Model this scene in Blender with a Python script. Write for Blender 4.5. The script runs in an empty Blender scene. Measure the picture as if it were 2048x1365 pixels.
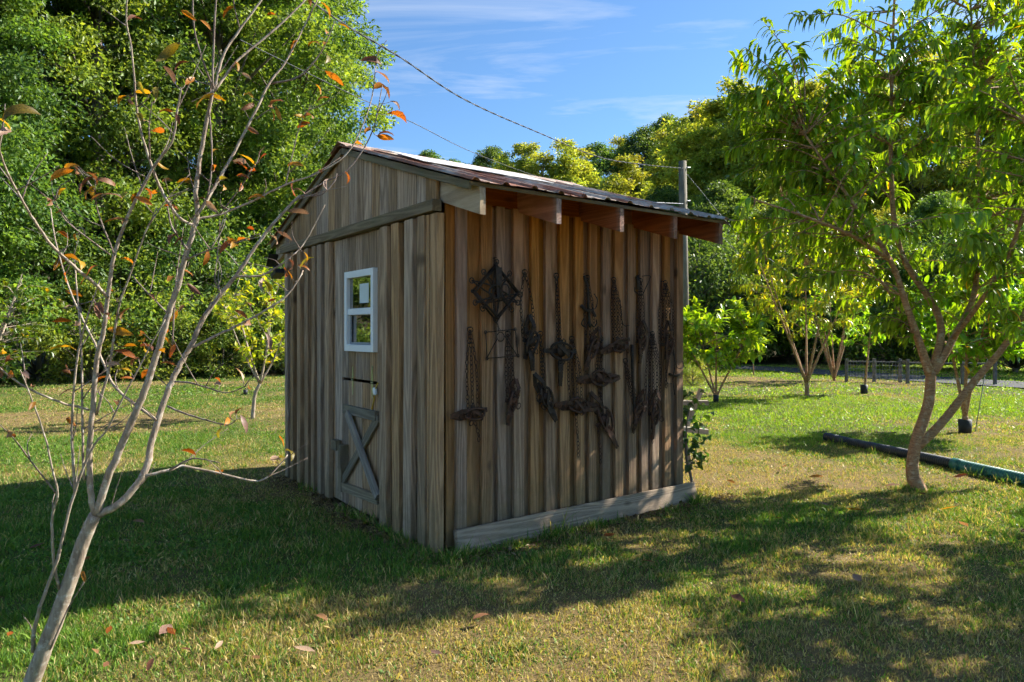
import bpy, math, random
import numpy as np
from mathutils import Vector, Matrix

# ---------------------------------------------------------------- camera, sky, sun, exposure
SC = bpy.context.scene
COL = SC.collection
F, HX, HY, EYE = 1360.0, 1024.0, 665.0, 1.5
cam_d = bpy.data.cameras.new('camera')
cam = bpy.data.objects.new('camera', cam_d)
COL.objects.link(cam)
cam.location = (0, 0, EYE)
cam.rotation_euler = (math.radians(90), 0, 0)
cam_d.sensor_width = 36.0
cam_d.lens = 36.0 * F / 2048.0
cam_d.shift_y = -17.5 / 2048.0
cam_d.clip_start, cam_d.clip_end = 0.05, 3000.0
SC.camera = cam

SUN_AZ = math.radians(23.0)          # measured from +X towards +Y
SUN_EL = math.radians(36.0)
SUN_DIR = Vector((math.cos(SUN_EL) * math.cos(SUN_AZ), math.cos(SUN_EL) * math.sin(SUN_AZ), math.sin(SUN_EL)))
sun_d = bpy.data.lights.new('sun', 'SUN')
sun_d.energy, sun_d.angle, sun_d.color = 5.0, math.radians(0.53), (1.0, 0.93, 0.82)
sun = bpy.data.objects.new('sun', sun_d)
COL.objects.link(sun)
sun.rotation_euler = (-SUN_DIR).to_track_quat('-Z', 'Y').to_euler()
sun.location = (30, 15, 30)

world = bpy.data.worlds.new('World')
SC.world = world
world.use_nodes = True
wn, wl = world.node_tree.nodes, world.node_tree.links
wn.clear()
w_out = wn.new('ShaderNodeOutputWorld')
w_bg = wn.new('ShaderNodeBackground')
w_sky = wn.new('ShaderNodeTexSky')
w_sky.sky_type = 'NISHITA'
w_sky.sun_disc = False
w_sky.sun_elevation = SUN_EL
w_sky.sun_rotation = math.atan2(SUN_DIR.x, SUN_DIR.y)
w_sky.air_density, w_sky.dust_density, w_sky.ozone_density = 1.0, 0.2, 3.2
w_bg.inputs['Strength'].default_value = 0.08
# thin cirrus, the same over the whole sky
w_tc = wn.new('ShaderNodeTexCoord')
w_sep = wn.new('ShaderNodeSeparateXYZ')
wl.new(w_tc.outputs['Generated'], w_sep.inputs[0])
w_max = wn.new('ShaderNodeMath'); w_max.operation = 'MAXIMUM'; w_max.inputs[1].default_value = 0.06
wl.new(w_sep.outputs['Z'], w_max.inputs[0])
w_div = wn.new('ShaderNodeVectorMath'); w_div.operation = 'DIVIDE'
w_cmb = wn.new('ShaderNodeCombineXYZ')
for i in range(3):
    wl.new(w_max.outputs[0], w_cmb.inputs[i])
wl.new(w_tc.outputs['Generated'], w_div.inputs[0]); wl.new(w_cmb.outputs[0], w_div.inputs[1])
w_map = wn.new('ShaderNodeMapping')
w_map.inputs['Rotation'].default_value = (0, 0, math.radians(-35))
w_map.inputs['Scale'].default_value = (0.55, 1.7, 1.0)
w_map.inputs['Location'].default_value = (3.1, 0.4, 0.0)
wl.new(w_div.outputs[0], w_map.inputs[0])
w_n = wn.new('ShaderNodeTexNoise')
w_n.inputs['Scale'].default_value = 1.1; w_n.inputs['Detail'].default_value = 7; w_n.inputs['Roughness'].default_value = 0.58
w_n.inputs['Distortion'].default_value = 0.5
wl.new(w_map.outputs[0], w_n.inputs['Vector'])
w_rmp = wn.new('ShaderNodeMapRange')
w_rmp.inputs['From Min'].default_value = 0.51; w_rmp.inputs['From Max'].default_value = 0.78
w_rmp.inputs['To Min'].default_value = 0.0; w_rmp.inputs['To Max'].default_value = 0.75
wl.new(w_n.outputs[0], w_rmp.inputs[0])
w_mix = wn.new('ShaderNodeMix'); w_mix.data_type = 'RGBA'
w_mix.inputs[7].default_value = (4.6, 4.9, 5.4, 1)
w_tint = wn.new('ShaderNodeMix'); w_tint.data_type = 'RGBA'; w_tint.blend_type = 'MULTIPLY'
w_tint.inputs[0].default_value = 1.0; w_tint.inputs[7].default_value = (0.66, 0.84, 0.96, 1)
wl.new(w_sky.outputs[0], w_tint.inputs[6])
wl.new(w_rmp.outputs[0], w_mix.inputs[0]); wl.new(w_tint.outputs[2], w_mix.inputs[6])
wl.new(w_mix.outputs[2], w_bg.inputs['Color'])
wl.new(w_bg.outputs[0], w_out.inputs[0])

vs = SC.view_settings
vs.view_transform, vs.look, vs.gamma, vs.exposure = 'Standard', 'None', 1.0, 1.44
vs.use_curve_mapping = False
cy = SC.cycles
cy.max_bounces, cy.diffuse_bounces, cy.glossy_bounces, cy.transmission_bounces, cy.transparent_max_bounces = 4, 2, 2, 3, 5
cy.use_denoising = True
cy.use_light_tree = False
cy.adaptive_threshold = 0.03
cy.adaptive_min_samples = 12
cy.sample_clamp_indirect = 6.0
cy.caustics_reflective = cy.caustics_refractive = False

random.seed(7)
RNG = np.random.default_rng(7)
U = random.uniform


def at(px, py, d):
    """a photograph pixel at a distance d (metres along the view) as a point of the place"""
    return Vector(((px - HX) / F * d, d, EYE + (HY - py) / F * d))


def on_ground(px, py):
    d = F * EYE / (py - HY)
    return Vector(((px - HX) / F * d, d, 0.0))


# ---------------------------------------------------------------- helpers: objects
def tag(o, label=None, cat=None, group=None, kind=None):
    if label: o['label'] = label
    if cat: o['category'] = cat
    if group: o['group'] = group
    if kind: o['kind'] = kind
    return o


def empty(name, loc=(0, 0, 0), rz=0.0, parent=None):
    o = bpy.data.objects.new(name, None)
    COL.objects.link(o)
    o.location = loc
    o.rotation_euler = (0, 0, rz)
    o.empty_display_size = 0.1
    o.parent = parent
    return o


def link(name, me, mat=None, parent=None, loc=(0, 0, 0), rot=None, scale=None):
    o = bpy.data.objects.new(name, me)
    COL.objects.link(o)
    if mat is not None and not me.materials:
        me.materials.append(mat)
    o.parent = parent
    o.location = loc
    if rot is not None: o.rotation_euler = rot
    if scale is not None: o.scale = scale
    return o


def copy_tree(o, parent=None):
    c = o.copy()
    COL.objects.link(c)
    c.parent = parent
    for ch in list(o.children):
        copy_tree(ch, c)
    return c


def np_mesh(name, verts, faces, smooth=False, cols=None):
    """verts (n,3); faces (m,k) with constant k"""
    verts = np.asarray(verts, dtype=np.float32)
    faces = np.asarray(faces, dtype=np.int32)
    me = bpy.data.meshes.new(name)
    m, k = faces.shape
    me.vertices.add(len(verts)); me.vertices.foreach_set('co', verts.ravel())
    me.loops.add(m * k); me.loops.foreach_set('vertex_index', faces.ravel())
    me.polygons.add(m); me.polygons.foreach_set('loop_start', np.arange(0, m * k, k, dtype=np.int32))
    if smooth:
        me.polygons.foreach_set('use_smooth', np.ones(m, dtype=bool))
    if cols is not None:
        a = me.attributes.new('Col', 'FLOAT_COLOR', 'POINT')
        c4 = np.ones((len(verts), 4), dtype=np.float32)
        c4[:, :3] = cols
        a.data.foreach_set('color', c4.ravel())
    me.update(calc_edges=True)
    return me


class MB:
    def __init__(self):
        self.v, self.f, self.sm = [], [], []

    def add(self, vs_, fs_, smooth=False):
        b = len(self.v)
        self.v += [tuple(p) for p in vs_]
        for f in fs_:
            self.f.append([b + i for i in f]); self.sm.append(smooth)

    def box(self, c, s, m=None):
        x, y, z = s[0] / 2, s[1] / 2, s[2] / 2
        vv = [Vector((sx * x, sy * y, sz * z)) for sx in (-1, 1) for sy in (-1, 1) for sz in (-1, 1)]
        if m is not None: vv = [m @ p for p in vv]
        c = Vector(c)
        self.add([p + c for p in vv], [(0, 1, 3, 2), (4, 6, 7, 5), (0, 4, 5, 1), (2, 3, 7, 6), (0, 2, 6, 4), (1, 5, 7, 3)])

    def tube(self, pts, rad, n=6, caps=True, smooth=True):
        pts = [Vector(p) for p in pts]
        if not hasattr(rad, '__len__'): rad = [rad] * len(pts)
        vv, ff = [], []
        t0 = (pts[1] - pts[0]).normalized()
        ref = Vector((0, 0, 1)) if abs(t0.z) < 0.9 else Vector((1, 0, 0))
        nx = t0.cross(ref).normalized()
        for i, p in enumerate(pts):
            t = (pts[min(i + 1, len(pts) - 1)] - pts[max(i - 1, 0)])
            t = t.normalized() if t.length > 1e-9 else t0
            nx = nx - t * nx.dot(t)
            nx = nx.normalized() if nx.length > 1e-6 else t.orthogonal().normalized()
            ny = t.cross(nx)
            for k in range(n):
                a = 2 * math.pi * k / n
                vv.append(p + (nx * math.cos(a) + ny * math.sin(a)) * rad[i])
        for i in range(len(pts) - 1):
            for k in range(n):
                k2 = (k + 1) % n
                ff.append((i * n + k, i * n + k2, (i + 1) * n + k2, (i + 1) * n + k))
        if caps:
            ff.append(tuple(range(n - 1, -1, -1)))
            ff.append(tuple((len(pts) - 1) * n + k for k in range(n)))
        self.add(vv, ff, smooth)

    def ring(self, c, r, wire, ax=(0, 1, 0), n=16, m=5, sx=1.0, up=None):
        """torus round an axis, stretched by sx along `up`"""
        ax = Vector(ax).normalized()
        a1 = Vector(up).normalized() if up is not None else ax.orthogonal().normalized()
        a2 = ax.cross(a1)
        vv, ff = [], []
        for i in range(n):
            a = 2 * math.pi * i / n
            rd = (a1 * math.cos(a) * sx + a2 * math.sin(a))
            p = Vector(c) + rd * r
            rn = rd.normalized()
            for j in range(m):
                b = 2 * math.pi * j / m
                vv.append(p + (rn * math.cos(b) + ax * math.sin(b)) * wire)
        for i in range(n):
            for j in range(m):
                i2, j2 = (i + 1) % n, (j + 1) % m
                ff.append((i * m + j, i2 * m + j, i2 * m + j2, i * m + j2))
        self.add(vv, ff, True)

    def build(self, name, mat=None, parent=None, loc=(0, 0, 0), rot=None):
        return link(name, self.mesh(name), mat, parent, loc, rot)

    def mesh(self, name):
        me = bpy.data.meshes.new(name)
        me.from_pydata(self.v, [], self.f)
        me.polygons.foreach_set('use_smooth', self.sm)
        me.update()
        return me


def spline(pts, k=4):
    """Catmull-Rom through (x,y,z,...) tuples"""
    P = [np.array(p, float) for p in pts]
    if len(P) < 3: 
        return [P[0] + (P[-1] - P[0]) * t for t in np.linspace(0, 1, k + 1)]
    P = [2 * P[0] - P[1]] + P + [2 * P[-1] - P[-2]]
    out = []
    for i in range(1, len(P) - 2):
        p0, p1, p2, p3 = P[i - 1:i + 3]
        for t in np.linspace(0, 1, k, endpoint=False):
            out.append(0.5 * (2 * p1 + (p2 - p0) * t + (2 * p0 - 5 * p1 + 4 * p2 - p3) * t * t + (3 * p1 - p0 - 3 * p2 + p3) * t ** 3))
    out.append(P[-2])
    return out


_cache = {}


def board_mesh(lx, ly, lz, ch=0.003):
    key = (round(lx, 3), round(ly, 3), round(lz, 3))
    if key in _cache: return _cache[key]
    x, y, z = lx / 2, ly / 2, lz / 2
    m = MB()
    # chamfered long edges
    pr = [(-x + ch, -y), (x - ch, -y), (x, -y + ch), (x, y - ch), (x - ch, y), (-x + ch, y), (-x, y - ch), (-x, -y + ch)]
    vv = [(a, b, -z) for a, b in pr] + [(a, b, z) for a, b in pr]
    ff = [tuple((i, (i + 1) % 8, 8 + (i + 1) % 8, 8 + i)) for i in range(8)] + [tuple(range(7, -1, -1)), tuple(range(8, 16))]
    m.add(vv, ff)
    _cache[key] = m.mesh('board')
    return _cache[key]


def board(name, mat, parent, c, s, rot=(0, 0, 0)):
    """a board whose local z is its grain; centre c, size s"""
    me = board_mesh(*s)
    key = (me.name, mat.name)
    if key not in _cache:
        m2 = me.copy(); m2.materials.append(mat); _cache[key] = m2
    return link(name, _cache[key], None, parent, c, rot)


def vnoise(x, y, seed=0):
    def h(i, j):
        n = (i.astype(np.int64) * 374761393 + j.astype(np.int64) * 668265263 + seed * 1442695041) & 0x7fffffff
        n = ((n ^ (n >> 13)) * 1274126177) & 0x7fffffff
        return ((n ^ (n >> 16)) & 0xffff) / 65535.0
    xi, yi = np.floor(x), np.floor(y)
    fx, fy = x - xi, y - yi
    fx, fy = fx * fx * (3 - 2 * fx), fy * fy * (3 - 2 * fy)
    a, b, c, d = h(xi, yi), h(xi + 1, yi), h(xi, yi + 1), h(xi + 1, yi + 1)
    return (a * (1 - fx) + b * fx) * (1 - fy) + (c * (1 - fx) + d * fx) * fy


def fbm(x, y, seed=0, oct_=4):
    s, a, t = 0, 0.5, 0
    for o in range(oct_):
        s = s + a * vnoise(x * 2 ** o, y * 2 ** o, seed + o); t += a; a *= 0.5
    return s / t


# ---------------------------------------------------------------- helpers: materials
def new_mat(name):
    m = bpy.data.materials.new(name)
    m.use_nodes = True
    n, l = m.node_tree.nodes, m.node_tree.links
    return m, n, l, n['Principled BSDF'], n['Material Output']


def ramp(n, cols, pos=None, interp='LINEAR'):
    r = n.new('ShaderNodeValToRGB')
    e = r.color_ramp.elements
    r.color_ramp.interpolation = interp
    pos = pos or [i / (len(cols) - 1) for i in range(len(cols))]
    while len(e) < len(cols): e.new(0.5)
    for i, c in enumerate(cols):
        e[i].position = pos[i]
        e[i].color = (*c, 1)
    return r


def noise(n, l, vec, scale, detail=4, rough=0.55, dist=0.0):
    t = n.new('ShaderNodeTexNoise')
    t.inputs['Scale'].default_value = scale; t.inputs['Detail'].default_value = detail
    t.inputs['Roughness'].default_value = rough; t.inputs['Distortion'].default_value = dist
    if vec is not None: l.new(vec, t.inputs['Vector'])
    return t


def mixc(n, l, fac, a, b, mode='MIX'):
    m = n.new('ShaderNodeMix'); m.data_type = 'RGBA'; m.blend_type = mode
    for i, v in ((0, fac), (6, a), (7, b)):
        if hasattr(v, 'links'): l.new(v, m.inputs[i])
        elif isinstance(v, (int, float)): m.inputs[i].default_value = v
        else: m.inputs[i].default_value = (*v, 1)
    return m.outputs[2]


def mathn(n, l, op, a, b=None, clamp=False):
    m = n.new('ShaderNodeMath'); m.operation = op; m.use_clamp = clamp
    for i, v in ((0, a), (1, b)):
        if v is None: continue
        if hasattr(v, 'links'): l.new(v, m.inputs[i])
        else: m.inputs[i].default_value = v
    return m.outputs[0]


def maprange(n, l, v, a, b, c=0.0, d=1.0):
    m = n.new('ShaderNodeMapRange')
    l.new(v, m.inputs[0])
    for i, q in enumerate((a, b, c, d)): m.inputs[i + 1].default_value = q
    return m.outputs[0]


def bump(n, l, height, strength, dist, bsdf):
    b = n.new('ShaderNodeBump')
    b.inputs['Strength'].default_value = strength; b.inputs['Distance'].default_value = dist
    l.new(height, b.inputs['Height']); l.new(b.outputs[0], bsdf.inputs['Normal'])


def wood(name, light, dark, grey=None, fresh=None, fresh_z=None, knot=0.75, mossy=0.0, grey_amt=0.5, fresh_n=0.4, base_z=None):
    """weathered sawn timber, grain along the object's z; fresh = colour of timber the weather does not reach, above local z fresh_z"""
    m, n, l, p, out = new_mat(name)
    tc = n.new('ShaderNodeTexCoord'); oi = n.new('ShaderNodeObjectInfo')
    off = n.new('ShaderNodeVectorMath'); off.operation = 'SCALE'
    cmb = n.new('ShaderNodeCombineXYZ')
    l.new(oi.outputs['Random'], cmb.inputs[0]); l.new(oi.outputs['Random'], cmb.inputs[2])
    cmb.inputs[1].default_value = 0.3
    l.new(cmb.outputs[0], off.inputs[0]); off.inputs['Scale'].default_value = 57.0
    add = n.new('ShaderNodeVectorMath'); l.new(tc.outputs['Object'], add.inputs[0]); l.new(off.outputs[0], add.inputs[1])
    v = add.outputs[0]
    mp = n.new('ShaderNodeMapping'); l.new(v, mp.inputs[0]); mp.inputs['Scale'].default_value = (1, 1, 0.045)
    fine = noise(n, l, mp.outputs[0], 230, 5, 0.65)
    mp2 = n.new('ShaderNodeMapping'); l.new(v, mp2.inputs[0]); mp2.inputs['Scale'].default_value = (1, 1, 0.07)
    warp = noise(n, l, mp2.outputs[0], 8.0, 1, 0.4, 0.15)
    rings = mathn(n, l, 'SINE', mathn(n, l, 'MULTIPLY', warp.outputs[0], 62.0))
    rings = maprange(n, l, rings, -1, 1, 0, 1)
    rings = mathn(n, l, 'POWER', rings, 1.6)
    g = mathn(n, l, 'ADD', mathn(n, l, 'MULTIPLY', fine.outputs[0], 0.75), mathn(n, l, 'MULTIPLY', rings, 0.27))
    r1 = ramp(n, [dark, light], [0.24, 0.76]); l.new(g, r1.inputs[0])
    c = r1.outputs[0]
    if grey is not None:
        wz = noise(n, l, mp2.outputs[0], 3.0, 4, 0.6)
        gf = maprange(n, l, wz.outputs[0], 0.38, 0.68, 0, 1)
        gc = mixc(n, l, 1.0, grey, maprange(n, l, g, 0.25, 0.8, 0.55, 1.15), 'MULTIPLY')
        c = mixc(n, l, mathn(n, l, 'MULTIPLY', gf, grey_amt), c, gc)
    if fresh is not None:
        sep = n.new('ShaderNodeSeparateXYZ'); l.new(tc.outputs['Object'], sep.inputs[0])
        nz = noise(n, l, mp2.outputs[0], 6.0, 3, 0.6)
        zz = mathn(n, l, 'ADD', sep.outputs['Z'], maprange(n, l, nz.outputs[0], 0.2, 0.8, -fresh_n, fresh_n))
        ff = maprange(n, l, zz, fresh_z[0], fresh_z[1], 0, 0.9)
        fc = mixc(n, l, 1.0, fresh, maprange(n, l, g, 0.25, 0.8, 0.6, 1.15), 'MULTIPLY')
        c = mixc(n, l, ff, c, fc)
    # board to board tone
    hv = n.new('ShaderNodeHueSaturation')
    hv.inputs['Hue'].default_value = 0.5
    l.new(maprange(n, l, oi.outputs['Random'], 0, 1, 0.72, 1.22), hv.inputs['Value'])
    r2 = mathn(n, l, 'FRACT', mathn(n, l, 'MULTIPLY', oi.outputs['Random'], 7.31))
    l.new(maprange(n, l, r2, 0, 1, 0.75, 1.15), hv.inputs['Saturation'])
    l.new(c, hv.inputs['Color']); c = hv.outputs[0]
    # knots
    mk = n.new('ShaderNodeMapping'); l.new(v, mk.inputs[0]); mk.inputs['Scale'].default_value = (1, 0.06, 0.42)
    vo = n.new('ShaderNodeTexVoronoi'); vo.inputs['Scale'].default_value = 4.2; l.new(mk.outputs[0], vo.inputs['Vector'])
    kf = maprange(n, l, vo.outputs['Distance'], 0.05, 0.115, knot, 0.0)
    c = mixc(n, l, kf, c, (0.035, 0.02, 0.012))
    # stains
    st = noise(n, l, mp2.outputs[0], 5.0, 5, 0.65)
    c = mixc(n, l, maprange(n, l, st.outputs[0], 0.60, 0.80, 0, 0.5), c, (0.05, 0.037, 0.025))
    if base_z is not None:
        # soil splash and algae where the boards meet the ground
        sp_ = n.new('ShaderNodeSeparateXYZ'); l.new(tc.outputs['Object'], sp_.inputs[0])
        sn = noise(n, l, v, 14, 5, 0.65)
        hz_ = mathn(n, l, 'ADD', sp_.outputs['Z'], maprange(n, l, sn.outputs[0], 0.25, 0.75, -0.22, 0.22))
        c = mixc(n, l, maprange(n, l, hz_, base_z, base_z + 0.45, 0.65, 0.0), c, (0.15, 0.12, 0.062))
    if mossy:
        ms = noise(n, l, v, 3.0, 5, 0.65)
        c = mixc(n, l, maprange(n, l, ms.outputs[0], 0.48, 0.75, 0, mossy), c, (0.11, 0.12, 0.05))
    l.new(c, p.inputs['Base Color'])
    p.inputs['Roughness'].default_value = 0.88
    p.inputs['Specular IOR Level'].default_value = 0.2
    bump(n, l, g, 0.55, 0.004, p)
    return m


def plain(name, col, rough=0.7, metal=0.0, var=0.25, scale=20, spec=0.4, bmp=0.0, col2=None):
    m, n, l, p, out = new_mat(name)
    tc = n.new('ShaderNodeTexCoord')
    t = noise(n, l, tc.outputs['Object'], scale, 5, 0.6)
    c2 = col2 or tuple(v * (1 - var) for v in col)
    r = ramp(n, [c2, col], [0.35, 0.65]); l.new(t.outputs[0], r.inputs[0])
    l.new(r.outputs[0], p.inputs['Base Color'])
    p.inputs['Roughness'].default_value = rough; p.inputs['Metallic'].default_value = metal
    p.inputs['Specular IOR Level'].default_value = spec
    if bmp: bump(n, l, t.outputs[0], bmp, 0.004, p)
    return m


def leaf_mat(name, trans=0.4, rough=0.45, spec=0.35, tint=(1, 1, 1), tcol=(1.25, 1.15, 0.35), col=None):
    m, n, l, p, out = new_mat(name)
    if col is None:
        a = n.new('ShaderNodeAttribute'); a.attribute_name = 'Col'; c = a.outputs['Color']
        c = mixc(n, l, 1.0, c, tint, 'MULTIPLY')
        oi = n.new('ShaderNodeObjectInfo')
        hv = n.new('ShaderNodeHueSaturation'); l.new(c, hv.inputs['Color'])
        l.new(maprange(n, l, oi.outputs['Random'], 0, 1, 0.488, 0.512), hv.inputs['Hue'])
        l.new(maprange(n, l, mathn(n, l, 'FRACT', mathn(n, l, 'MULTIPLY', oi.outputs['Random'], 13.7)), 0, 1, 0.82, 1.18), hv.inputs['Value'])
        c = hv.outputs[0]
    else:
        oi = n.new('ShaderNodeObjectInfo'); tc = n.new('ShaderNodeTexCoord')
        t = noise(n, l, tc.outputs['Object'], 30, 4, 0.6)
        r = ramp(n, [tuple(v * 0.45 for v in col), col], [0.35, 0.6]); l.new(t.outputs[0], r.inputs[0])
        hv = n.new('ShaderNodeHueSaturation'); l.new(r.outputs[0], hv.inputs['Color'])
        l.new(maprange(n, l, oi.outputs['Random'], 0, 1, 0.6, 1.3), hv.inputs['Value'])
        l.new(maprange(n, l, oi.outputs['Random'], 0, 1, 0.485, 0.515), hv.inputs['Hue'])
        c = hv.outputs[0]
    l.new(c, p.inputs['Base Color'])
    p.inputs['Roughness'].default_value = rough; p.inputs['Specular IOR Level'].default_value = spec
    tr = n.new('ShaderNodeBsdfTranslucent')
    l.new(mixc(n, l, 1.0, c, tcol, 'MULTIPLY'), tr.inputs['Color'])
    mx = n.new('ShaderNodeMixShader'); mx.inputs[0].default_value = trans
    l.new(p.outputs[0], mx.inputs[1]); l.new(tr.outputs[0], mx.inputs[2]); l.new(mx.outputs[0], out.inputs['Surface'])
    return m


def bark(name, a, b, scale=18, ring=False, lichen=None):
    m, n, l, p, out = new_mat(name)
    tc = n.new('ShaderNodeTexCoord')
    mp = n.new('ShaderNodeMapping'); l.new(tc.outputs['Object'], mp.inputs[0])
    mp.inputs['Scale'].default_value = (0.7, 0.7, 3.5) if ring else (1, 1, 0.25)
    t = noise(n, l, mp.outputs[0], scale, 6, 0.65)
    r = ramp(n, [b, a], [0.35, 0.68]); l.new(t.outputs[0], r.inputs[0])
    c = r.outputs[0]
    if lichen:
        t2 = noise(n, l, tc.outputs['Object'], scale * 0.8, 5, 0.7)
        c = mixc(n, l, maprange(n, l, t2.outputs[0], 0.52, 0.66, 0, 0.8), c, lichen)
    l.new(c, p.inputs['Base Color']); p.inputs['Roughness'].default_value = 0.85; p.inputs['Specular IOR Level'].default_value = 0.25
    bump(n, l, t.outputs[0], 0.6, 0.01, p)
    return m


M = {}
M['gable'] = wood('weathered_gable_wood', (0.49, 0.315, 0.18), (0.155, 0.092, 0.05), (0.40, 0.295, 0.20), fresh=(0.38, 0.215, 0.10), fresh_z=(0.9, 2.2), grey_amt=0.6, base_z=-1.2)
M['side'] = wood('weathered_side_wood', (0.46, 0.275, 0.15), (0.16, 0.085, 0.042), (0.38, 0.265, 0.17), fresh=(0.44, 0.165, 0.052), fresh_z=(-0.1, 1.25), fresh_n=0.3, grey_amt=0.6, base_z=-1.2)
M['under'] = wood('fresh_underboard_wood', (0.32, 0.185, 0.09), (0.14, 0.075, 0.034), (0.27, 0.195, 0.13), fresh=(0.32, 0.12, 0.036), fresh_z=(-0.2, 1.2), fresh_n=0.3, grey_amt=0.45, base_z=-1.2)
M['trim'] = wood('mossy_trim_wood', (0.25, 0.19, 0.12), (0.11, 0.08, 0.05), (0.20, 0.18, 0.13), mossy=0.45)
M['rafter'] = wood('red_rafter_wood', (0.36, 0.31, 0.25), (0.17, 0.14, 0.11), (0.32, 0.31, 0.29), fresh=(0.40, 0.09, 0.016), fresh_z=(0.52, 0.43), fresh_n=0.03, knot=0.5)
M['block'] = wood('red_blocking_wood', (0.42, 0.115, 0.022), (0.20, 0.05, 0.010), None, knot=0.5)
M['rafter_pale'] = wood('pale_rafter_wood', (0.42, 0.32, 0.21), (0.22, 0.15, 0.09), (0.33, 0.29, 0.23), knot=0.6)
M['grey_wood'] = wood('grey_weathered_wood', (0.36, 0.32, 0.26), (0.16, 0.135, 0.105), (0.30, 0.29, 0.27), mossy=0.15)
M['brace'] = wood('brace_wood', (0.29, 0.225, 0.14), (0.13, 0.095, 0.06), (0.24, 0.22, 0.18), mossy=0.25)
M['brace_blue'] = wood('bluish_brace_wood', (0.33, 0.285, 0.235), (0.15, 0.125, 0.10), (0.29, 0.275, 0.255), knot=0.4)
M['plank'] = wood('ground_plank_wood', (0.56, 0.40, 0.24), (0.27, 0.175, 0.095), (0.44, 0.34, 0.23), mossy=0.35, grey_amt=0.3)
M['iron'] = plain('rusty_iron', (0.055, 0.032, 0.02), 0.6, 0.4, scale=45, col2=(0.014, 0.011, 0.009), bmp=0.4)
M['rust'] = plain('red_rusty_iron', (0.105, 0.046, 0.024), 0.65, 0.35, scale=40, col2=(0.02, 0.013, 0.010), bmp=0.4)
M['vinyl'] = plain('white_vinyl', (0.80, 0.81, 0.80), 0.4, 0, 0.05, 8)
M['dark'] = plain('black_plastic', (0.02, 0.021, 0.024), 0.45, 0, 0.3, 30)
M['paper'] = plain('pale_sticker', (0.62, 0.68, 0.66), 0.6, 0, 0.06, 8)
M['zinc'] = plain('yellow_zinc', (0.50, 0.52, 0.28), 0.35, 0.7, 0.3, 60)
M['cord_y'] = plain('yellow_cord', (0.62, 0.38, 0.03), 0.5)
M['steel'] = plain('galvanised_wire', (0.32, 0.33, 0.35), 0.5, 0.5)
M['cable'] = plain('cable_sheath', (0.13, 0.135, 0.145), 0.85, 0.0, spec=0.1)
M['pole'] = bark('pole_wood', (0.22, 0.20, 0.15), (0.11, 0.10, 0.07), 8)
M['pipe_b'] = plain('black_pipe', (0.035, 0.042, 0.05), 0.5, 0, 0.4, 12)
M['pipe_g'] = plain('green_pipe', (0.035, 0.17, 0.15), 0.45, 0, 0.35, 12)
M['fence'] = plain('fence_wood', (0.19, 0.17, 0.15), 0.85, 0, 0.4, 12)
M['pot'] = plain('black_trunk_guard', (0.022, 0.026, 0.034), 0.6, 0, 0.4, 20)
M['bark_sap'] = bark('sapling_bark', (0.40, 0.33, 0.25), (0.20, 0.15, 0.11), 40, False, (0.50, 0.46, 0.39))
M['bark_twig'] = bark('twig_bark', (0.30, 0.25, 0.215), (0.12, 0.08, 0.06), 45)
M['bark_peach'] = bark('peach_bark', (0.46, 0.27, 0.14), (0.20, 0.105, 0.055), 26, True, (0.50, 0.40, 0.27))
M['bark_tree'] = bark('forest_bark', (0.21, 0.18, 0.145), (0.085, 0.07, 0.055), 3)
M['leaf_tree'] = leaf_mat('forest_leaf', 0.52, 0.44, 0.35, tint=(2.3, 2.15, 2.0), tcol=(1.3, 1.2, 0.4))
M['leaf_peach'] = leaf_mat('peach_leaf', 0.56, 0.34, 0.55, tint=(1.95, 2.1, 1.25), tcol=(1.5, 1.3, 0.2))
M['leaf_vine'] = leaf_mat('vine_leaf', 0.42, 0.4, 0.4, col=(0.075, 0.17, 0.03))
M['grass'] = leaf_mat('grass_blade', 0.4, 0.5, 0.3, tint=(1.35, 1.45, 1.3), tcol=(1.15, 1.2, 0.4))
M['aut_y'] = leaf_mat('yellow_leaf', 0.5, 0.45, 0.35, col=(0.50, 0.27, 0.025), tcol=(1.3, 1.0, 0.25))
M['aut_o'] = leaf_mat('orange_leaf', 0.45, 0.45, 0.35, col=(0.50, 0.185, 0.03), tcol=(1.35, 0.9, 0.25))
M['aut_b'] = leaf_mat('brown_leaf', 0.3, 0.55, 0.3, col=(0.27, 0.13, 0.065), tcol=(1.3, 0.85, 0.45))
M['aut_p'] = leaf_mat('pale_leaf', 0.3, 0.5, 0.35, col=(0.42, 0.27, 0.19), tcol=(1.1, 0.9, 0.6))
M['aut_g'] = leaf_mat('yellowing_leaf', 0.5, 0.45, 0.35, col=(0.30, 0.25, 0.035), tcol=(1.25, 1.1, 0.25))
M['ground'], n_, l_, p_, o_ = new_mat('lawn_soil')
a_ = n_.new('ShaderNodeAttribute'); a_.attribute_name = 'Col'
tc_ = n_.new('ShaderNodeTexCoord')
t1_ = noise(n_, l_, tc_.outputs['Object'], 55, 6, 0.7)
t2_ = noise(n_, l_, tc_.outputs['Object'], 3.1, 5, 0.65)
c_ = mixc(n_, l_, 1.0, a_.outputs['Color'], maprange(n_, l_, t1_.outputs[0], 0.3, 0.7, 0.55, 1.35), 'MULTIPLY')
c_ = mixc(n_, l_, 1.0, c_, maprange(n_, l_, t2_.outputs[0], 0.3, 0.7, 0.75, 1.25), 'MULTIPLY')
l_.new(c_, p_.inputs['Base Color']); p_.inputs['Roughness'].default_value = 0.95; p_.inputs['Specular IOR Level'].default_value = 0.1
bump(n_, l_, t1_.outputs[0], 0.8, 0.02, p_)
M['road'] = plain('asphalt', (0.05, 0.053, 0.06), 0.9, 0, 0.3, 3)
M['mulch'] = plain('mulch', (0.13, 0.085, 0.05), 0.95, 0, 0.6, 60, 0.1, 0.8)

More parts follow.
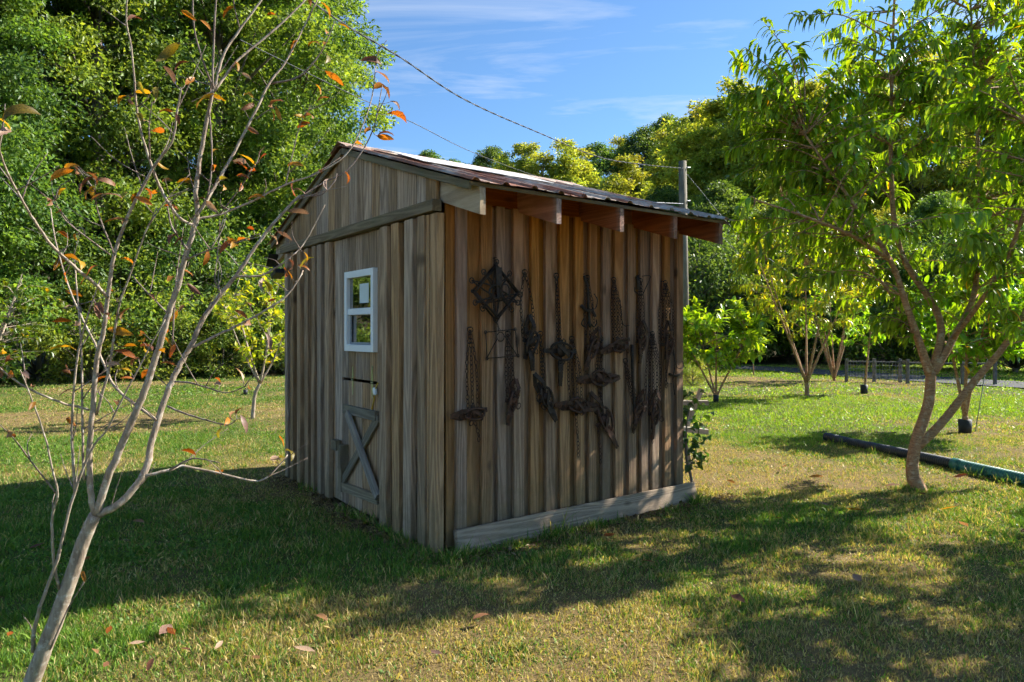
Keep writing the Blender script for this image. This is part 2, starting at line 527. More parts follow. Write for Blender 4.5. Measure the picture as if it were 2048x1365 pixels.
# glass of the window
M['glass'], n_, l_, p_, o_ = new_mat('window_glass')
fr_ = n_.new('ShaderNodeFresnel'); fr_.inputs[0].default_value = 1.7
tr_ = n_.new('ShaderNodeBsdfTransparent'); tr_.inputs[0].default_value = (0.03, 0.035, 0.035, 1)
gl_ = n_.new('ShaderNodeBsdfGlossy'); gl_.inputs['Roughness'].default_value = 0.02
mx_ = n_.new('ShaderNodeMixShader')
l_.new(mathn(n_, l_, 'ADD', fr_.outputs[0], 0.35), mx_.inputs[0])
l_.new(tr_.outputs[0], mx_.inputs[1]); l_.new(gl_.outputs[0], mx_.inputs[2]); l_.new(mx_.outputs[0], o_.inputs['Surface'])

# corrugated roof metal: galvanised, rust streaks running down the slope (local y)
def roof_mat(name, rust):
    m, n, l, p, out = new_mat(name)
    tc = n.new('ShaderNodeTexCoord')
    mp = n.new('ShaderNodeMapping'); l.new(tc.outputs['Object'], mp.inputs[0]); mp.inputs['Scale'].default_value = (1, 0.12, 0.3)
    t = noise(n, l, mp.outputs[0], 9, 6, 0.7)
    t2 = noise(n, l, tc.outputs['Object'], 14, 6, 0.7)
    base = ramp(n, [(0.27, 0.225, 0.175), (0.50, 0.45, 0.38)], [0.35, 0.65]); l.new(t2.outputs[0], base.inputs[0])
    rc = ramp(n, [(0.14, 0.045, 0.02), (0.36, 0.14, 0.07)], [0.3, 0.7]); l.new(t2.outputs[0], rc.inputs[0])
    c = mixc(n, l, maprange(n, l, t.outputs[0], 0.62 - rust * 0.3, 0.70 - rust * 0.22, 0, 0.95), base.outputs[0], rc.outputs[0])
    l.new(c, p.inputs['Base Color']); p.inputs['Metallic'].default_value = 0.08; p.inputs['Roughness'].default_value = 0.62; p.inputs['Specular IOR Level'].default_value = 0.3
    return m
M['roof_a'] = roof_mat('rusty_roof_metal', 0.8)
M['roof_b'] = roof_mat('roof_metal', 0.5)

# ---------------------------------------------------------------- terrain
SHED = Vector((-0.489, 4.615, 0.0))
SHED_RZ = math.atan2(0.596, 0.803)
VX, VY = math.cos(SHED_RZ), math.sin(SHED_RZ)
SHED_L, SHED_W = 2.46, 3.10


def shed_local(x, y):
    dx, dy = x - SHED.x, y - SHED.y
    return dx * VX + dy * VY, -dx * VY + dy * VX


def hill(x, y):
    r = np.maximum(0.0, y - 33.0 + 0.15 * np.abs(x - 10)) 
    return 0.23 * r * r / (r + 14.0)


def lawn_mix(x, y):
    """0 = dry tan thatch, 1 = green; shared by soil and blades"""
    g = 0.62 * fbm(x * 0.45, y * 0.45, 3) + 0.38 * fbm(x * 1.9, y * 1.9, 11)
    g = (g - 0.34) / 0.24
    # greener far right lawn, dry belt behind the pipe's near side
    far = np.clip((y - 9.0) / 3.0, 0, 1) * (x > 2.0)
    g = g + 0.35 * far * np.clip((x - 2) / 3, 0, 1)
    u, v = shed_local(x, y)
    dry = np.exp(-(((x - 3.2) / 1.5) ** 2 + ((y - 8.0) / 0.9) ** 2))
    g = g - 0.7 * dry
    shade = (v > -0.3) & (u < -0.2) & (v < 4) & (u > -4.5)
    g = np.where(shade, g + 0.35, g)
    dry2 = np.exp(-(((x + 4.2) / 2.2) ** 2 + ((y - 13.2) / 1.3) ** 2)) + np.exp(-(((x - 8.0) / 4.5) ** 2 + ((y - 21.5) / 2.0) ** 2))
    g = g - 1.0 * dry2 - .22 * np.exp(-((y - 3.1) / .45) ** 2) * (x > -2.2)
    return np.clip(g, 0, 1)


def ground_sheet():
    def axis(lo, hi, near_lo, near_hi, s):
        a = list(np.arange(near_lo, near_hi + 1e-6, s))
        q, st = near_hi, s
        while q < hi: st *= 1.25; q += st; a.append(q)
        q, st = near_lo, s
        while q > lo: st *= 1.25; q -= st; a.insert(0, q)
        return np.array(a)
    X, Y = axis(-900, 900, -16, 24, 0.25), axis(-300, 1500, 0, 34, 0.25)
    gx, gy = np.meshgrid(X, Y)
    gz = hill(gx, gy) + 0.03 * (fbm(gx * 0.5, gy * 0.5, 5) - 0.5) * (gy > 2) * np.clip((gy - 2) / 10, 0, 1)
    u, v = shed_local(gx, gy)
    near = (u > -3) & (u < 6) & (v > -3) & (v < 6)
    gz = np.where(near, 0.0, gz)
    g = lawn_mix(gx, gy)[..., None]
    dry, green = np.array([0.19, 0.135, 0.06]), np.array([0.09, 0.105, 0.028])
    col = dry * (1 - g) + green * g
    litter = np.clip((gy - 24.0 - 1.5 * (fbm(gx * 0.4, gy * 0.4, 9) - 0.5)) / 1.0, 0, 1)
    litter = np.where(gx > 0, np.clip((gy - 31.5) / 1.5, 0, 1), litter)[..., None]
    col = col * (1 - litter) + np.array([0.06, 0.05, 0.025]) * litter
    ny, nx = gx.shape
    idx = np.arange(nx * ny).reshape(ny, nx)
    f = np.stack([idx[:-1, :-1], idx[:-1, 1:], idx[1:, 1:], idx[1:, :-1]], -1).reshape(-1, 4)
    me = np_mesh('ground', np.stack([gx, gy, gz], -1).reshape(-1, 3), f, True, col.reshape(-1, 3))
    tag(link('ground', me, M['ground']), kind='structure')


ground_sheet()


def gz_at(x, y):
    return float(hill(np.array(x, float), np.array(y, float)))


# road beyond the lawn on the right
def road():
    m = MB()
    pts = [(24, 5.0), (17.5, 14.0), (13.6, 20.6), (10.6, 27.5), (6.8, 31.3), (0, 33.0), (-8, 33.4)]
    sp = spline([(a, b, 0) for a, b in pts], 6)
    vv, ff = [], []
    for i, p in enumerate(sp):
        t = sp[min(i + 1, len(sp) - 1)] - sp[max(i - 1, 0)]
        t /= np.linalg.norm(t)
        nrm = np.array([-t[1], t[0], 0])
        for s in (-1.3, 1.3):
            q = p + nrm * s
            vv.append((q[0], q[1], gz_at(q[0], q[1]) + 0.03))
        if i: ff.append((2 * i - 2, 2 * i, 2 * i + 1, 2 * i - 1))
    m.add(vv, ff, True)
    tag(m.build('road', M['road']), kind='structure')


road()

# ---------------------------------------------------------------- the shed
SLOPE, RAF_TOP, HALF = 0.32, 2.56, SHED_W / 2
EAVE_R, EAVE_L = -0.48, SHED_W + 0.42
PI = math.pi
shed = tag(empty('shed', SHED, SHED_RZ), 'small weathered board and batten shed with rusty metal gable roof', 'shed')


def raf_z(y): return RAF_TOP + SLOPE * (HALF - abs(y - HALF))
def roof_z(y): return raf_z(y) + 0.036


def RW(px, py, off=0.0):
    """pixel -> (u, z) on the side wall's plane, `off` metres proud of it"""
    k = (px - HX) / F
    x0, y0 = SHED.x + off * VY, SHED.y - off * VX
    u = (y0 * k - x0) / (VX - VY * k)
    return u, EYE + (HY - py) / F * (y0 + VY * u)


def GW(px, py, off=0.0):
    """pixel -> (s, z) on the gable wall's plane"""
    k = (px - HX) / F
    x0, y0 = SHED.x - off * VX, SHED.y - off * VY
    s = -(y0 * k - x0) / (VY + VX * k)
    return s, EYE + (HY - py) / F * (y0 + VX * s)


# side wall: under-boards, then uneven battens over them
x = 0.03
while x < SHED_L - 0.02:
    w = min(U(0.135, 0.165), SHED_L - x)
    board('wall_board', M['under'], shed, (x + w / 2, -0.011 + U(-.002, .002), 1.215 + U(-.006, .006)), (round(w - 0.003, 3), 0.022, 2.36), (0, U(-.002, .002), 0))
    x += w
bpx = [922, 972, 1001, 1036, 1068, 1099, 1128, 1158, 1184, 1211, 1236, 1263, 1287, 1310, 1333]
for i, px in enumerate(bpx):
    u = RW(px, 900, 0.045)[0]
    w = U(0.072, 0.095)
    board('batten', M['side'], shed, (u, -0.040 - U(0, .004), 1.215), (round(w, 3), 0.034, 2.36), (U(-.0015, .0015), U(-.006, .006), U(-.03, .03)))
board('corner_board', M['side'], shed, (SHED_L - 0.045, -0.041, 1.215), (0.085, 0.036, 2.36))
board('corner_board', M['gable'], shed, (-0.030, -0.008, 1.165), (0.058, 0.10, 2.27), (0, 0.003, 0.0))
board('corner_board', M['gable'], shed, (-0.040, 0.098, 1.165), (0.034, 0.085, 2.27), (0.004, 0, 0))

# gable wall
WIN_S0, WIN_S1, WIN_Z0, WIN_Z1 = 0.924, 1.487, 1.342, 2.008
DOOR_S0, DOOR_S1, GAP_Z = 0.935, 1.625, 1.10


def gboard(s0, s1, z0, z1, name='wall_board', xx=-0.011, th=0.022):
    board(name, M['gable'], shed, (xx + U(-.0015, .0015), (s0 + s1) / 2, (z0 + z1) / 2), (th, round(s1 - s0 - 0.003, 3), round(z1 - z0, 3)), (U(-.001, .001), 0, 0))


s = 0.05
while s < DOOR_S0 - 0.01:
    w = min(U(.13, .16), DOOR_S0 - s)
    if DOOR_S0 - s - w < .06: w = DOOR_S0 - s
    gboard(s, s + w, 0.035, 2.305); s += w
s = DOOR_S1
while s < SHED_W - 0.01:
    w = min(U(.13, .165), SHED_W - s)
    if SHED_W - s - w < .06: w = SHED_W - s
    gboard(s, s + w, 0.035, 2.305); s += w
gboard(WIN_S1 + 0.003, DOOR_S1, GAP_Z + 0.012, 2.305)
for i in range(4):
    a, b = [WIN_S0 + (WIN_S1 - WIN_S0) * q / 4 for q in (i, i + 1)]
    gboard(a, b, WIN_Z1 + .002, 2.305)
    gboard(a, b, GAP_Z + 0.012, WIN_Z0 - .002)
door = empty('door', (0, 0, 0), 0, shed)
door['label'] = 'plank lower door with cross brace'
for i in range(5):
    a, b = [DOOR_S0 + (DOOR_S1 - DOOR_S0) * q / 5 for q in (i, i + 1)]
    board('plank', M['gable'], door, (-0.011 + U(-.002, .002), (a + b) / 2, (GAP_Z - .012 + .03) / 2), (0.022, round(b - a - 0.004, 3), round(GAP_Z - .042, 3)))
# battens on the gable wall
for px, w in ((579, .085), (590.5, .08), (604, .085), (618.5, .09), (632.5, .075), (645, .085), (660, .095)):
    sc = GW(px, 800, 0.04)[0]
    board('batten', M['gable'], shed, (-0.047 - U(0, .006), min(sc, SHED_W - .03), 1.165), (0.048, w, 2.27), (U(-.010, .010), U(-.002, .002), U(-.03, .03)))
for px, w, r in ((773, .115, .003), (798, .11, -.007), (823, .12, .009), (850, .105, -.007)):
    sc = GW(px, 800, 0.04)[0]
    board('batten', M['gable'], shed, (-0.047 - U(0, .005), sc, 1.165), (0.048, w, 2.27), (r, U(-.002, .002), U(-.02, .02)))
# band under the gable
board('band', M['trim'], shed, (-0.048, HALF - .012, 2.352), (0.070, 0.078, SHED_W + 0.06), (PI / 2, 0, 0))
# gable boards, tops cut to the slope
s = 0.0
while s < SHED_W - 1e-3:
    w = U(.135, .165)
    if s + w > SHED_W - .07: w = SHED_W - s
    a, b = s + .0015, s + w - .0015
    zs = [(a, 2.392), (b, 2.392), (b, raf_z(b) - .005)]
    if a < HALF < b: zs.append((HALF, raf_z(HALF) - .005))
    zs.append((a, raf_z(a) - .005))
    cy_, cz_ = (a + b) / 2, 2.6
    x0, x1 = -0.026 + U(-.003, .003), -0.002
    n = len(zs)
    m = MB()
    m.add([(x0, q - cy_, z - cz_) for q, z in zs] + [(x1, q - cy_, z - cz_) for q, z in zs],
          [tuple(range(n)), tuple(range(2 * n - 1, n - 1, -1))] + [((i + 1) % n, i, n + i, n + (i + 1) % n) for i in range(n)])
    m.build('gable_board', M['gable'], shed, (0, cy_, cz_))
    s += w
# far walls
x = 0.0
for i in range(13):
    w = SHED_L / 13
    board('wall_board', M['side'], shed, (w * (i + .5), SHED_W - 0.001, 1.3), (round(w - .004, 3), 0.022, 2.5))
for i in range(16):
    w = SHED_W / 16
    board('wall_board', M['gable'], shed, (SHED_L - .001, w * (i + .5), 1.5), (0.022, round(w - .004, 3), 2.1 + 0.0), (0, 0, 0)) if False else None
    yy = w * (i + .5)
    h = raf_z(yy) - .06
    board('wall_board', M['gable'], shed, (SHED_L + .012, yy, h / 2 + .02), (0.022, round(w - .004, 3), round(h, 2)))

# rafters with plumb-cut tails
def rafter(u, y_tail, sign, mat, th=0.042, dep=0.172):
    ya = HALF - .02 * sign
    prof = [(y_tail, raf_z(y_tail) - dep), (ya, raf_z(ya) - dep), (ya, raf_z(ya)), (y_tail, raf_z(y_tail))]
    m = MB()
    vv = [(-th / 2, z - 2.5, -y) for y, z in prof] + [(th / 2, z - 2.5, -y) for y, z in prof]
    m.add(vv, [(0, 1, 2, 3), (7, 6, 5, 4), (1, 0, 4, 5), (2, 1, 5, 6), (3, 2, 6, 7), (0, 3, 7, 4)])
    m.build('rafter', mat, shed, (u, 0, 2.5), (PI / 2, 0, 0))


RAF_U = [0.026, 0.65, 1.255, 1.848, 2.425]
for i, u in enumerate(RAF_U):
    rafter(u, EAVE_R, 1, M['rafter_pale'] if i == 0 else M['rafter'])
    rafter(u, EAVE_L, -1, M['rafter_pale'] if i == 0 else M['rafter'])
for a, b in zip(RAF_U[:-1], RAF_U[1:]):
    board('blocking', M['block'], shed, ((a + b) / 2, -0.022, 2.475), (0.158, 0.035, b - a - .044), (0, PI / 2, 0))
    board('blocking', M['block'], shed, ((a + b) / 2, SHED_W + .02, 2.475), (0.158, 0.035, b - a - .044), (0, PI / 2, 0))
sl_a = math.atan(SLOPE)
for yy in (EAVE_R + .05, 0.25, 0.9, 1.47, 1.63, 2.2, 2.85, EAVE_L - .05):
    tilt = sl_a if yy < HALF else -sl_a
    # battens the metal is nailed to
    board('purlin', M['trim'], shed, (SHED_L / 2 + .01, yy, raf_z(yy) + .0125 / math.cos(sl_a)), (0.09, 0.024, SHED_L + .14), (0, PI / 2, 0)).rotation_euler = Matrix.Rotation(tilt, 3, 'X').to_4x4().to_3x3() @ Matrix.Rotation(PI / 2, 3, 'Z') @ Matrix.Rotation(PI / 2, 3, 'X') @ Matrix.Identity(3) if False else (Matrix.Rotation(tilt, 3, 'X') @ Matrix(((0, 0, 1), (1, 0, 0), (0, 1, 0)))).to_euler()
for sg, y1 in ((1, EAVE_R + .012), (-1, EAVE_L - .012)):
    ym = (y1 + HALF) / 2
    ln = abs(y1 - HALF) / math.cos(sl_a) - .02
    # rake strips under the metal's edge
    d = Vector((0, -sg * math.cos(sl_a), -math.sin(sl_a)))
    xax = Vector((1, 0, 0))
    R = Matrix((xax, d.cross(xax), d)).transposed()
    board('rake_board', M['trim'], shed, (-0.053, ym, raf_z(ym) - .002), (0.022, 0.052, round(ln, 3)), R.to_euler())

# roof sheets: ribs every 0.229 m run down the slope
def roof_sheet(x0, x1, y_e, side, lift, mat, name='roof_sheet'):
    xs, zs = [], []
    prof = [(-.030, 0), (-.013, .019), (.013, .019), (.030, 0), (.075, 0), (.083, .004), (.095, .004), (.103, 0)]
    base = x0
    xs.append(x0); zs.append(0)
    k = 0
    while True:
        c = x0 + .035 + k * .2286
        for dx, dz in prof:
            if x0 < c + dx < x1: xs.append(c + dx); zs.append(dz)
        k += 1
        if c > x1: break
    xs.append(x1); zs.append(0)
    yr = HALF - .004 * side
    rows = [yr + (y_e - yr) * t for t in (0, .25, .5, .75, 1.0)]
    vv, ff = [], []
    for j, y in enumerate(rows):
        for a, z in zip(xs, zs):
            wob = 0.004 * math.sin(a * 9 + j * 1.7 + lift * 900) * (j == 4)
            vv.append((a, y + (U(-.004, .004) if j == 4 else 0), roof_z(y) + z + lift + wob))
    n = len(xs)
    for j in range(4):
        for i in range(n - 1):
            q = (j * n + i, j * n + i + 1, (j + 1) * n + i + 1, (j + 1) * n + i)
            ff.append(q if side < 0 else q[::-1])
    m = MB(); m.add(vv, ff)
    o = m.build(name, mat, shed)
    md = o.modifiers.new('thickness', 'SOLIDIFY'); md.thickness = 0.0025; md.offset = 0
    return o


for side, ye in ((1, EAVE_R - .03), (-1, EAVE_L + .03)):
    roof_sheet(-.085, .86, ye - .012 * side, side, .004, M['roof_a'])
    roof_sheet(.82, 1.77, ye, side, .010, M['roof_b'])
    roof_sheet(1.73, 2.57, ye - .006 * side, side, .004, M['roof_b'])
m = MB()
for sg in (1, -1):
    vv = []
    for xx in (-.095, 2.58):
        for q, dz in ((0, .034), (.06, .028), (.16, .022), (.165, .014)):
            y = HALF - sg * q
            vv.append((xx, y, roof_z(y) + dz))
    m.add(vv, [(i, i + 1, 5 + i, 4 + i) if sg < 0 else (i, 4 + i, 5 + i, i + 1) for i in range(3)])
o = m.build('ridge_cap', M['roof_b'], shed)
o.modifiers.new('thickness', 'SOLIDIFY').thickness = .003
# the loose pale sheet lapped over the ridge half of the roof
m = MB()
vv = []
for xx in (.10, 1.35):
    for y, dz in ((HALF - .25, .03), (HALF - .60, .045), (HALF - 1.15, .032)):
        vv.append((xx, y, roof_z(y) + dz))
m.add(vv, [(0, 3, 4, 1), (1, 4, 5, 2)])
M['pale_metal'] = plain('pale_flashing', (0.72, 0.71, 0.67), 0.5, 0.2, 0.15, 12)
o = m.build('lap_sheet', M['pale_metal'], shed)
o.modifiers.new('thickness', 'SOLIDIFY').thickness = .004

# window
win = empty('window', (0, 0, 0), 0, shed)
win['label'] = 'small white vinyl sash window'
def gbox(name, mat, par, s0, s1, z0, z1, x0, x1):
    m = MB(); m.box(((x0 + x1) / 2, (s0 + s1) / 2, (z0 + z1) / 2), (x1 - x0, s1 - s0, z1 - z0))
    o = m.build(name, mat, par)
    b = o.modifiers.new('edge', 'BEVEL'); b.width = .0035; b.segments = 2
    return o
fw = .044
gbox('frame_side', M['vinyl'], win, WIN_S0, WIN_S0 + fw, WIN_Z0, WIN_Z1, -.062, .03)
gbox('frame_side', M['vinyl'], win, WIN_S1 - fw, WIN_S1, WIN_Z0, WIN_Z1, -.062, .03)
gbox('frame_head', M['vinyl'], win, WIN_S0 + fw + .0005, WIN_S1 - fw - .0005, WIN_Z1 - fw - .012, WIN_Z1, -.060, .03)
gbox('frame_sill', M['vinyl'], win, WIN_S0 + fw + .0005, WIN_S1 - fw - .0005, WIN_Z0, WIN_Z0 + fw + .012, -.064, .03)
zm = (WIN_Z0 + WIN_Z1) / 2 - .005
gbox('meeting_rail', M['vinyl'], win, WIN_S0 + fw + .0005, WIN_S1 - fw - .0005, zm - .026, zm + .026, -.050, .02)
for zz0, zz1, xo in ((zm + .027, WIN_Z1 - fw - .013, -.028), (WIN_Z0 + fw + .013, zm - .027, -.012)):
    gbox('pane', M['glass'], win, WIN_S0 + fw + .001, WIN_S1 - fw - .001, zz0, zz1, xo - .003, xo + .003)
fi = WIN_S0 + fw
for a, b, c, d in ((fi + .001, fi + .022, WIN_Z0 + fw + .013, zm - .027), (WIN_S1 - fw - .022, WIN_S1 - fw - .001, WIN_Z0 + fw + .013, zm - .027),
                   (fi + .0225, WIN_S1 - fw - .0225, WIN_Z0 + fw + .013, WIN_Z0 + fw + .032)):
    gbox('sash_bar', M['steel'], win, a, b, c, d, -.030, -.017)
s0_, z1_ = GW(738, 566, .03); s1_, z0_ = GW(720, 607, .03)
gbox('sticker', M['paper'], win, s0_, s1_, z0_, z1_, -.0335, -.0316)

# door braces, hinges, latch
def on_gable(name, mat, par, a, b, w, th, off, lab=None):
    (sa, za), (sb, zb) = GW(*a, off), GW(*b, off)
    A, B = Vector((-off, sa, za)), Vector((-off, sb, zb))
    d = (B - A); ln = d.length; d.normalize()
    xax = Vector((1, 0, 0))
    R = Matrix((xax, d.cross(xax), d)).transposed()
    return board(name, mat, par, (A + B) / 2, (th, w, round(ln, 3)), R.to_euler())


on_gable('rail', M['brace'], door, (689, 818), (754, 833), .075, .036, .042)
on_gable('rail', M['brace'], door, (685, 973), (757, 1000), .075, .036, .042)
on_gable('brace', M['brace'], door, (757, 836), (686, 962), .072, .026, .038)
on_gable('brace', M['brace_blue'], door, (694, 826), (755, 995), .075, .028, .066)
for px, ya, yb in ((705, 733, 790), (744, 732, 797)):
    sA, zA = GW(px, ya, .026); sB, zB = GW(px, yb, .026)
    zc = GAP_Z
    m = MB()
    for z_end in (zA, zB):
        zq = zc + (.012 if z_end > zc else -.012)
        m.add([(-.0255, sA - .017, zq), (-.0255, sA + .017, zq), (-.0255, sA + .006, z_end), (-.0255, sA - .006, z_end),
               (-.0235, sA - .017, zq), (-.0235, sA + .017, zq), (-.0235, sA + .006, z_end), (-.0235, sA - .006, z_end)],
              [(0, 1, 2, 3), (7, 6, 5, 4), (0, 4, 5, 1), (1, 5, 6, 2), (2, 6, 7, 3), (3, 7, 4, 0)])
    m.tube([(-.028, sA - .02, zc), (-.028, sA + .02, zc)], .0065, 8)
    h_ = m.build('hinge', M['zinc'], door)
latch = empty('latch', (0, 0, 0), 0, shed)
sL, zL = GW(673, 890, .06)
board('latch_block', M['brace'], latch, (-.062, sL + .01, zL), (.05, .11, .085))
board('latch_post', M['brace'], latch, (-.045, sL - .075, zL - .19), (.04, .07, .40))
board('latch_bar', M['trim'], latch, (-.062, sL - .145, zL - .08), (.075, .055, .20))

# flood lamp under the far eave
fl = tag(empty('flood_lamp', shed.matrix_world @ Vector((0, 0, 0)) if False else SHED, SHED_RZ), 'black solar flood lamp on bracket below the far roof corner', 'lamp')
m = MB(); m.box((0, 0, 0), (.13, .012, .17), Matrix.Rotation(.75, 3, 'X')); m.build('solar_panel', M['dark'], fl, (-.03, SHED_W + .40, 2.28))
m = MB(); m.tube([(0, 0, 0), (.02, -.06, -.10), (.03, -.22, -.12), (.04, -.33, -.06)], .011, 8); m.build('bracket', M['dark'], fl, (-.04, SHED_W + .36, 2.22))
m = MB(); m.box((0, 0, 0), (.10, .16, .05), Matrix.Rotation(-.35, 3, 'X')); m.build('lamp_head', M['dark'], fl, (-.06, SHED_W + .16, 2.12))

# plug hanging on the door
pl = tag(empty('extension_plug', SHED, SHED_RZ), 'white plug on a short yellow cord hanging on shed door', 'plug')
pp = [GW(*q, .03) for q in ((757, 766), (755, 776), (749, 800), (744, 822))]
m = MB(); m.tube([(-.034 - (.01 if i == 1 else 0), a, b) for i, (a, b) in enumerate(pp)], .006, 6); m.build('cord', M['cord_y'], pl)
m = MB(); q = GW(753.5, 783, .03); m.box((-.045, q[0], q[1]), (.03, .036, .062), Matrix.Rotation(-.25, 3, 'X')); o = m.build('plug_body', M['vinyl'], pl); o.modifiers.new('edge', 'BEVEL').width = .008
m = MB(); q = GW(744, 826, .03); m.box((-.035, q[0], q[1]), (.02, .022, .045)); o = m.build('plug_end', M['vinyl'], pl); o.modifiers.new('edge', 'BEVEL').width = .005

# plank lying against the foot of the wall
pk = board('ground_plank', M['plank'], None, (0, 0, 0), (0.165, 0.042, 2.49))
c = Vector((1.31, -0.105, .085))
pk.location = SHED + Vector((c.x * VX - c.y * VY, c.x * VY + c.y * VX, c.z))
pk.rotation_euler = (Matrix.Rotation(SHED_RZ, 3, 'Z') @ Matrix.Rotation(math.radians(-14), 3, 'X') @ Matrix(((0, 0, 1), (0, -1, 0), (1, 0, 0)))).to_euler()
tag(pk, 'long thick grey plank leaning along the foot of the shed wall', 'plank')

# nail + chain + trap builders --------------------------------------------------------------
def chain(m, pts, link_r=0.0112, wire=0.0031, sx=1.6):
    P = spline([tuple(p) for p in pts], 8)
    d = [0]
    for a, b in zip(P[:-1], P[1:]): d.append(d[-1] + float(np.linalg.norm(b - a)))
    step = link_r * sx * 2 - wire * 2.0
    t, i, k = 0.0, 0, 0
    while t < d[-1]:
        while i < len(d) - 2 and d[i + 1] < t: i += 1
        q = (t - d[i]) / max(d[i + 1] - d[i], 1e-6)
        p = P[i] + (P[i + 1] - P[i]) * q
        tg = Vector(P[i + 1] - P[i]).normalized()
        s1 = tg.cross(Vector((0, 1, 0)))
        s1 = s1.normalized() if s1.length > .1 else Vector((1, 0, 0))
        s2 = tg.cross(s1)
        ax = (s2 if k % 2 else s1) * 1.0 + (s1 if k % 2 else s2) * U(-.3, .3)
        ax = (ax - tg * ax.dot(tg)).normalized()
        m.ring(p, link_r, wire, ax, 8, 4, sx, tg)
        t += step; k += 1


WALL_Y = -0.064


def wall_empty(name, u, z, label, group='rusty traps hung on the shed wall'):
    p = SHED + Vector((u * VX - WALL_Y * VY, u * VY + WALL_Y * VX, z))
    return tag(empty(name, p, SHED_RZ), label, 'trap', group)


def bar(m, a, b, w, t):
    a, b = Vector(a), Vector(b)
    d = b - a
    ln = d.length
    d.normalize()
    y = Vector((0, 1, 0)); x_ = y.cross(d)
    x_ = x_.normalized() if x_.length > .05 else Vector((1, 0, 0))
    R = Matrix((x_, d.cross(x_), d)).transposed()
    m.box((a + b) / 2, (w, t, ln), R)


def leghold(ring, trap, size, tilt, label, strands=2, spring='side', mat='iron', extra=None, spread=.03):
    """old long-spring trap on its chain: ring over a nail, chain strands, springs, two bowed jaws, cross bar and pan"""
    u0, z0 = RW(*ring, .06); u1, z1 = RW(*trap, .07)
    root = wall_empty('leghold_trap', u0, z0, label)
    mt = M[mat]
    m = MB(); m.tube([(0, .04, .012), (0, -.02, .016)], .003, 6); m.build('nail', M['iron'], root)
    m = MB(); m.ring((0, -.012, 0), .020, .0032, (0.3, 1, 0), 14, 5); m.build('hang_ring', M['iron'], root)
    dx, dz = u1 - u0, z1 - z0
    T = Vector((dx, -.028, dz))
    for k in range(strands):
        o_ = (k - (strands - 1) / 2) * spread * 2
        m = MB()
        chain(m, [(o_ * .15, -.012, -.018), (dx * .4 + o_ * .9, -.014 - .004 * k, dz * .45), (dx + o_, -.018, dz + size * .12)])
        c = m.build('chain', mt, root); c['kind'] = 'stuff'
    size *= 1.42
    ca, sa = math.cos(tilt), math.sin(tilt)

    def P(a, b, y=0): return T + Vector((a * ca - b * sa, y, a * sa + b * ca))
    h = size / 2
    jw = (U(.16, .34), U(.2, .4))
    m = MB(); bar(m, P(-h * .95, 0, .004), P(h * .95, 0, .004), .034, .008); bar(m, P(0, -h * .5, .0), P(0, h * .5, .0), .030, .007); m.build('base_bar', mt, root)
    for sgn in (1, -1):
        m = MB()
        pts = [P(-h * .62 * math.cos(a), sgn * (h * .06 + h * jw[sgn > 0] * math.sin(a) * (1 + .25 * math.cos(a) * sgn)), -.014 - .012 * math.sin(a)) for a in np.linspace(0, PI, 11)]
        m.tube(pts, .0105, 6); m.build('jaw', mt, root)
    m = MB(); m.tube([P(0, 0, -.016), P(0, 0, -.020)], h * .27, 12); m.tube([P(0, 0, -.018), P(0, -h * .45, -.01)], .004, 5); m.build('pan', mt, root)
    dirs = {'side': [(-1, 0), (1, 0)], 'left': [(-1, .1)], 'right': [(1, -.1)], 'down': [(0, -1)], 'both': [(-.9, -.4), (.9, .35)]}[spring]
    for ax_, bx_ in dirs:
        m = MB()
        L_ = h * 1.25
        for q in (-1, 1):
            pts = [P(ax_ * h * .45 - bx_ * q * .022, bx_ * h * .45 + ax_ * q * .022, -.006 + q * .014), P(ax_ * h * .9 - bx_ * q * .026, bx_ * h * .9 + ax_ * q * .026, -.010 + q * .02), P(ax_ * (h * .3 + L_), bx_ * (h * .3 + L_), -.008)]
            for a, b in zip(pts[:-1], pts[1:]): bar(m, a, b, .030, .007)
        m.ring(P(ax_ * h * .5, bx_ * h * .5, -.02), .022, .005, (0.2, 1, .1), 12, 5)
        m.build('spring', mt, root)
    m = MB()
    for k in range(3):
        c_ = P(U(-.4, .4) * h, U(-.5, .5) * h, -.03)
        m.ring(c_, U(.012, .022), .004, (U(-1, 1), 1, U(-1, 1)), 10, 4, U(1, 1.6), (U(-1, 1), 0, 1))
    bar(m, P(-h * .3, h * .35, -.02), P(h * .35, -h * .2, -.034), U(.018, .03), .006)
    m.build('dog_latch', mt, root)
    if extra:
        ue, ze = RW(*extra, .06)
        m = MB(); chain(m, [P(0, -h * .4, .006), ((ue - u0) * .98, -.01, (ze - z0) * .7 + dz * .3), (ue - u0, -.012, ze - z0)])
        c = m.build('drag_chain', mt, root); c['kind'] = 'stuff'
    return root


def wire_frame(m, pts, r=.0045):
    pts = [Vector(p) for p in pts]
    for a, b in zip(pts, pts[1:] + pts[:1]): m.tube([a, b], r, 6)
    for p in pts: m.ring(p, .010, .004, (0, 1, 0), 8, 4)


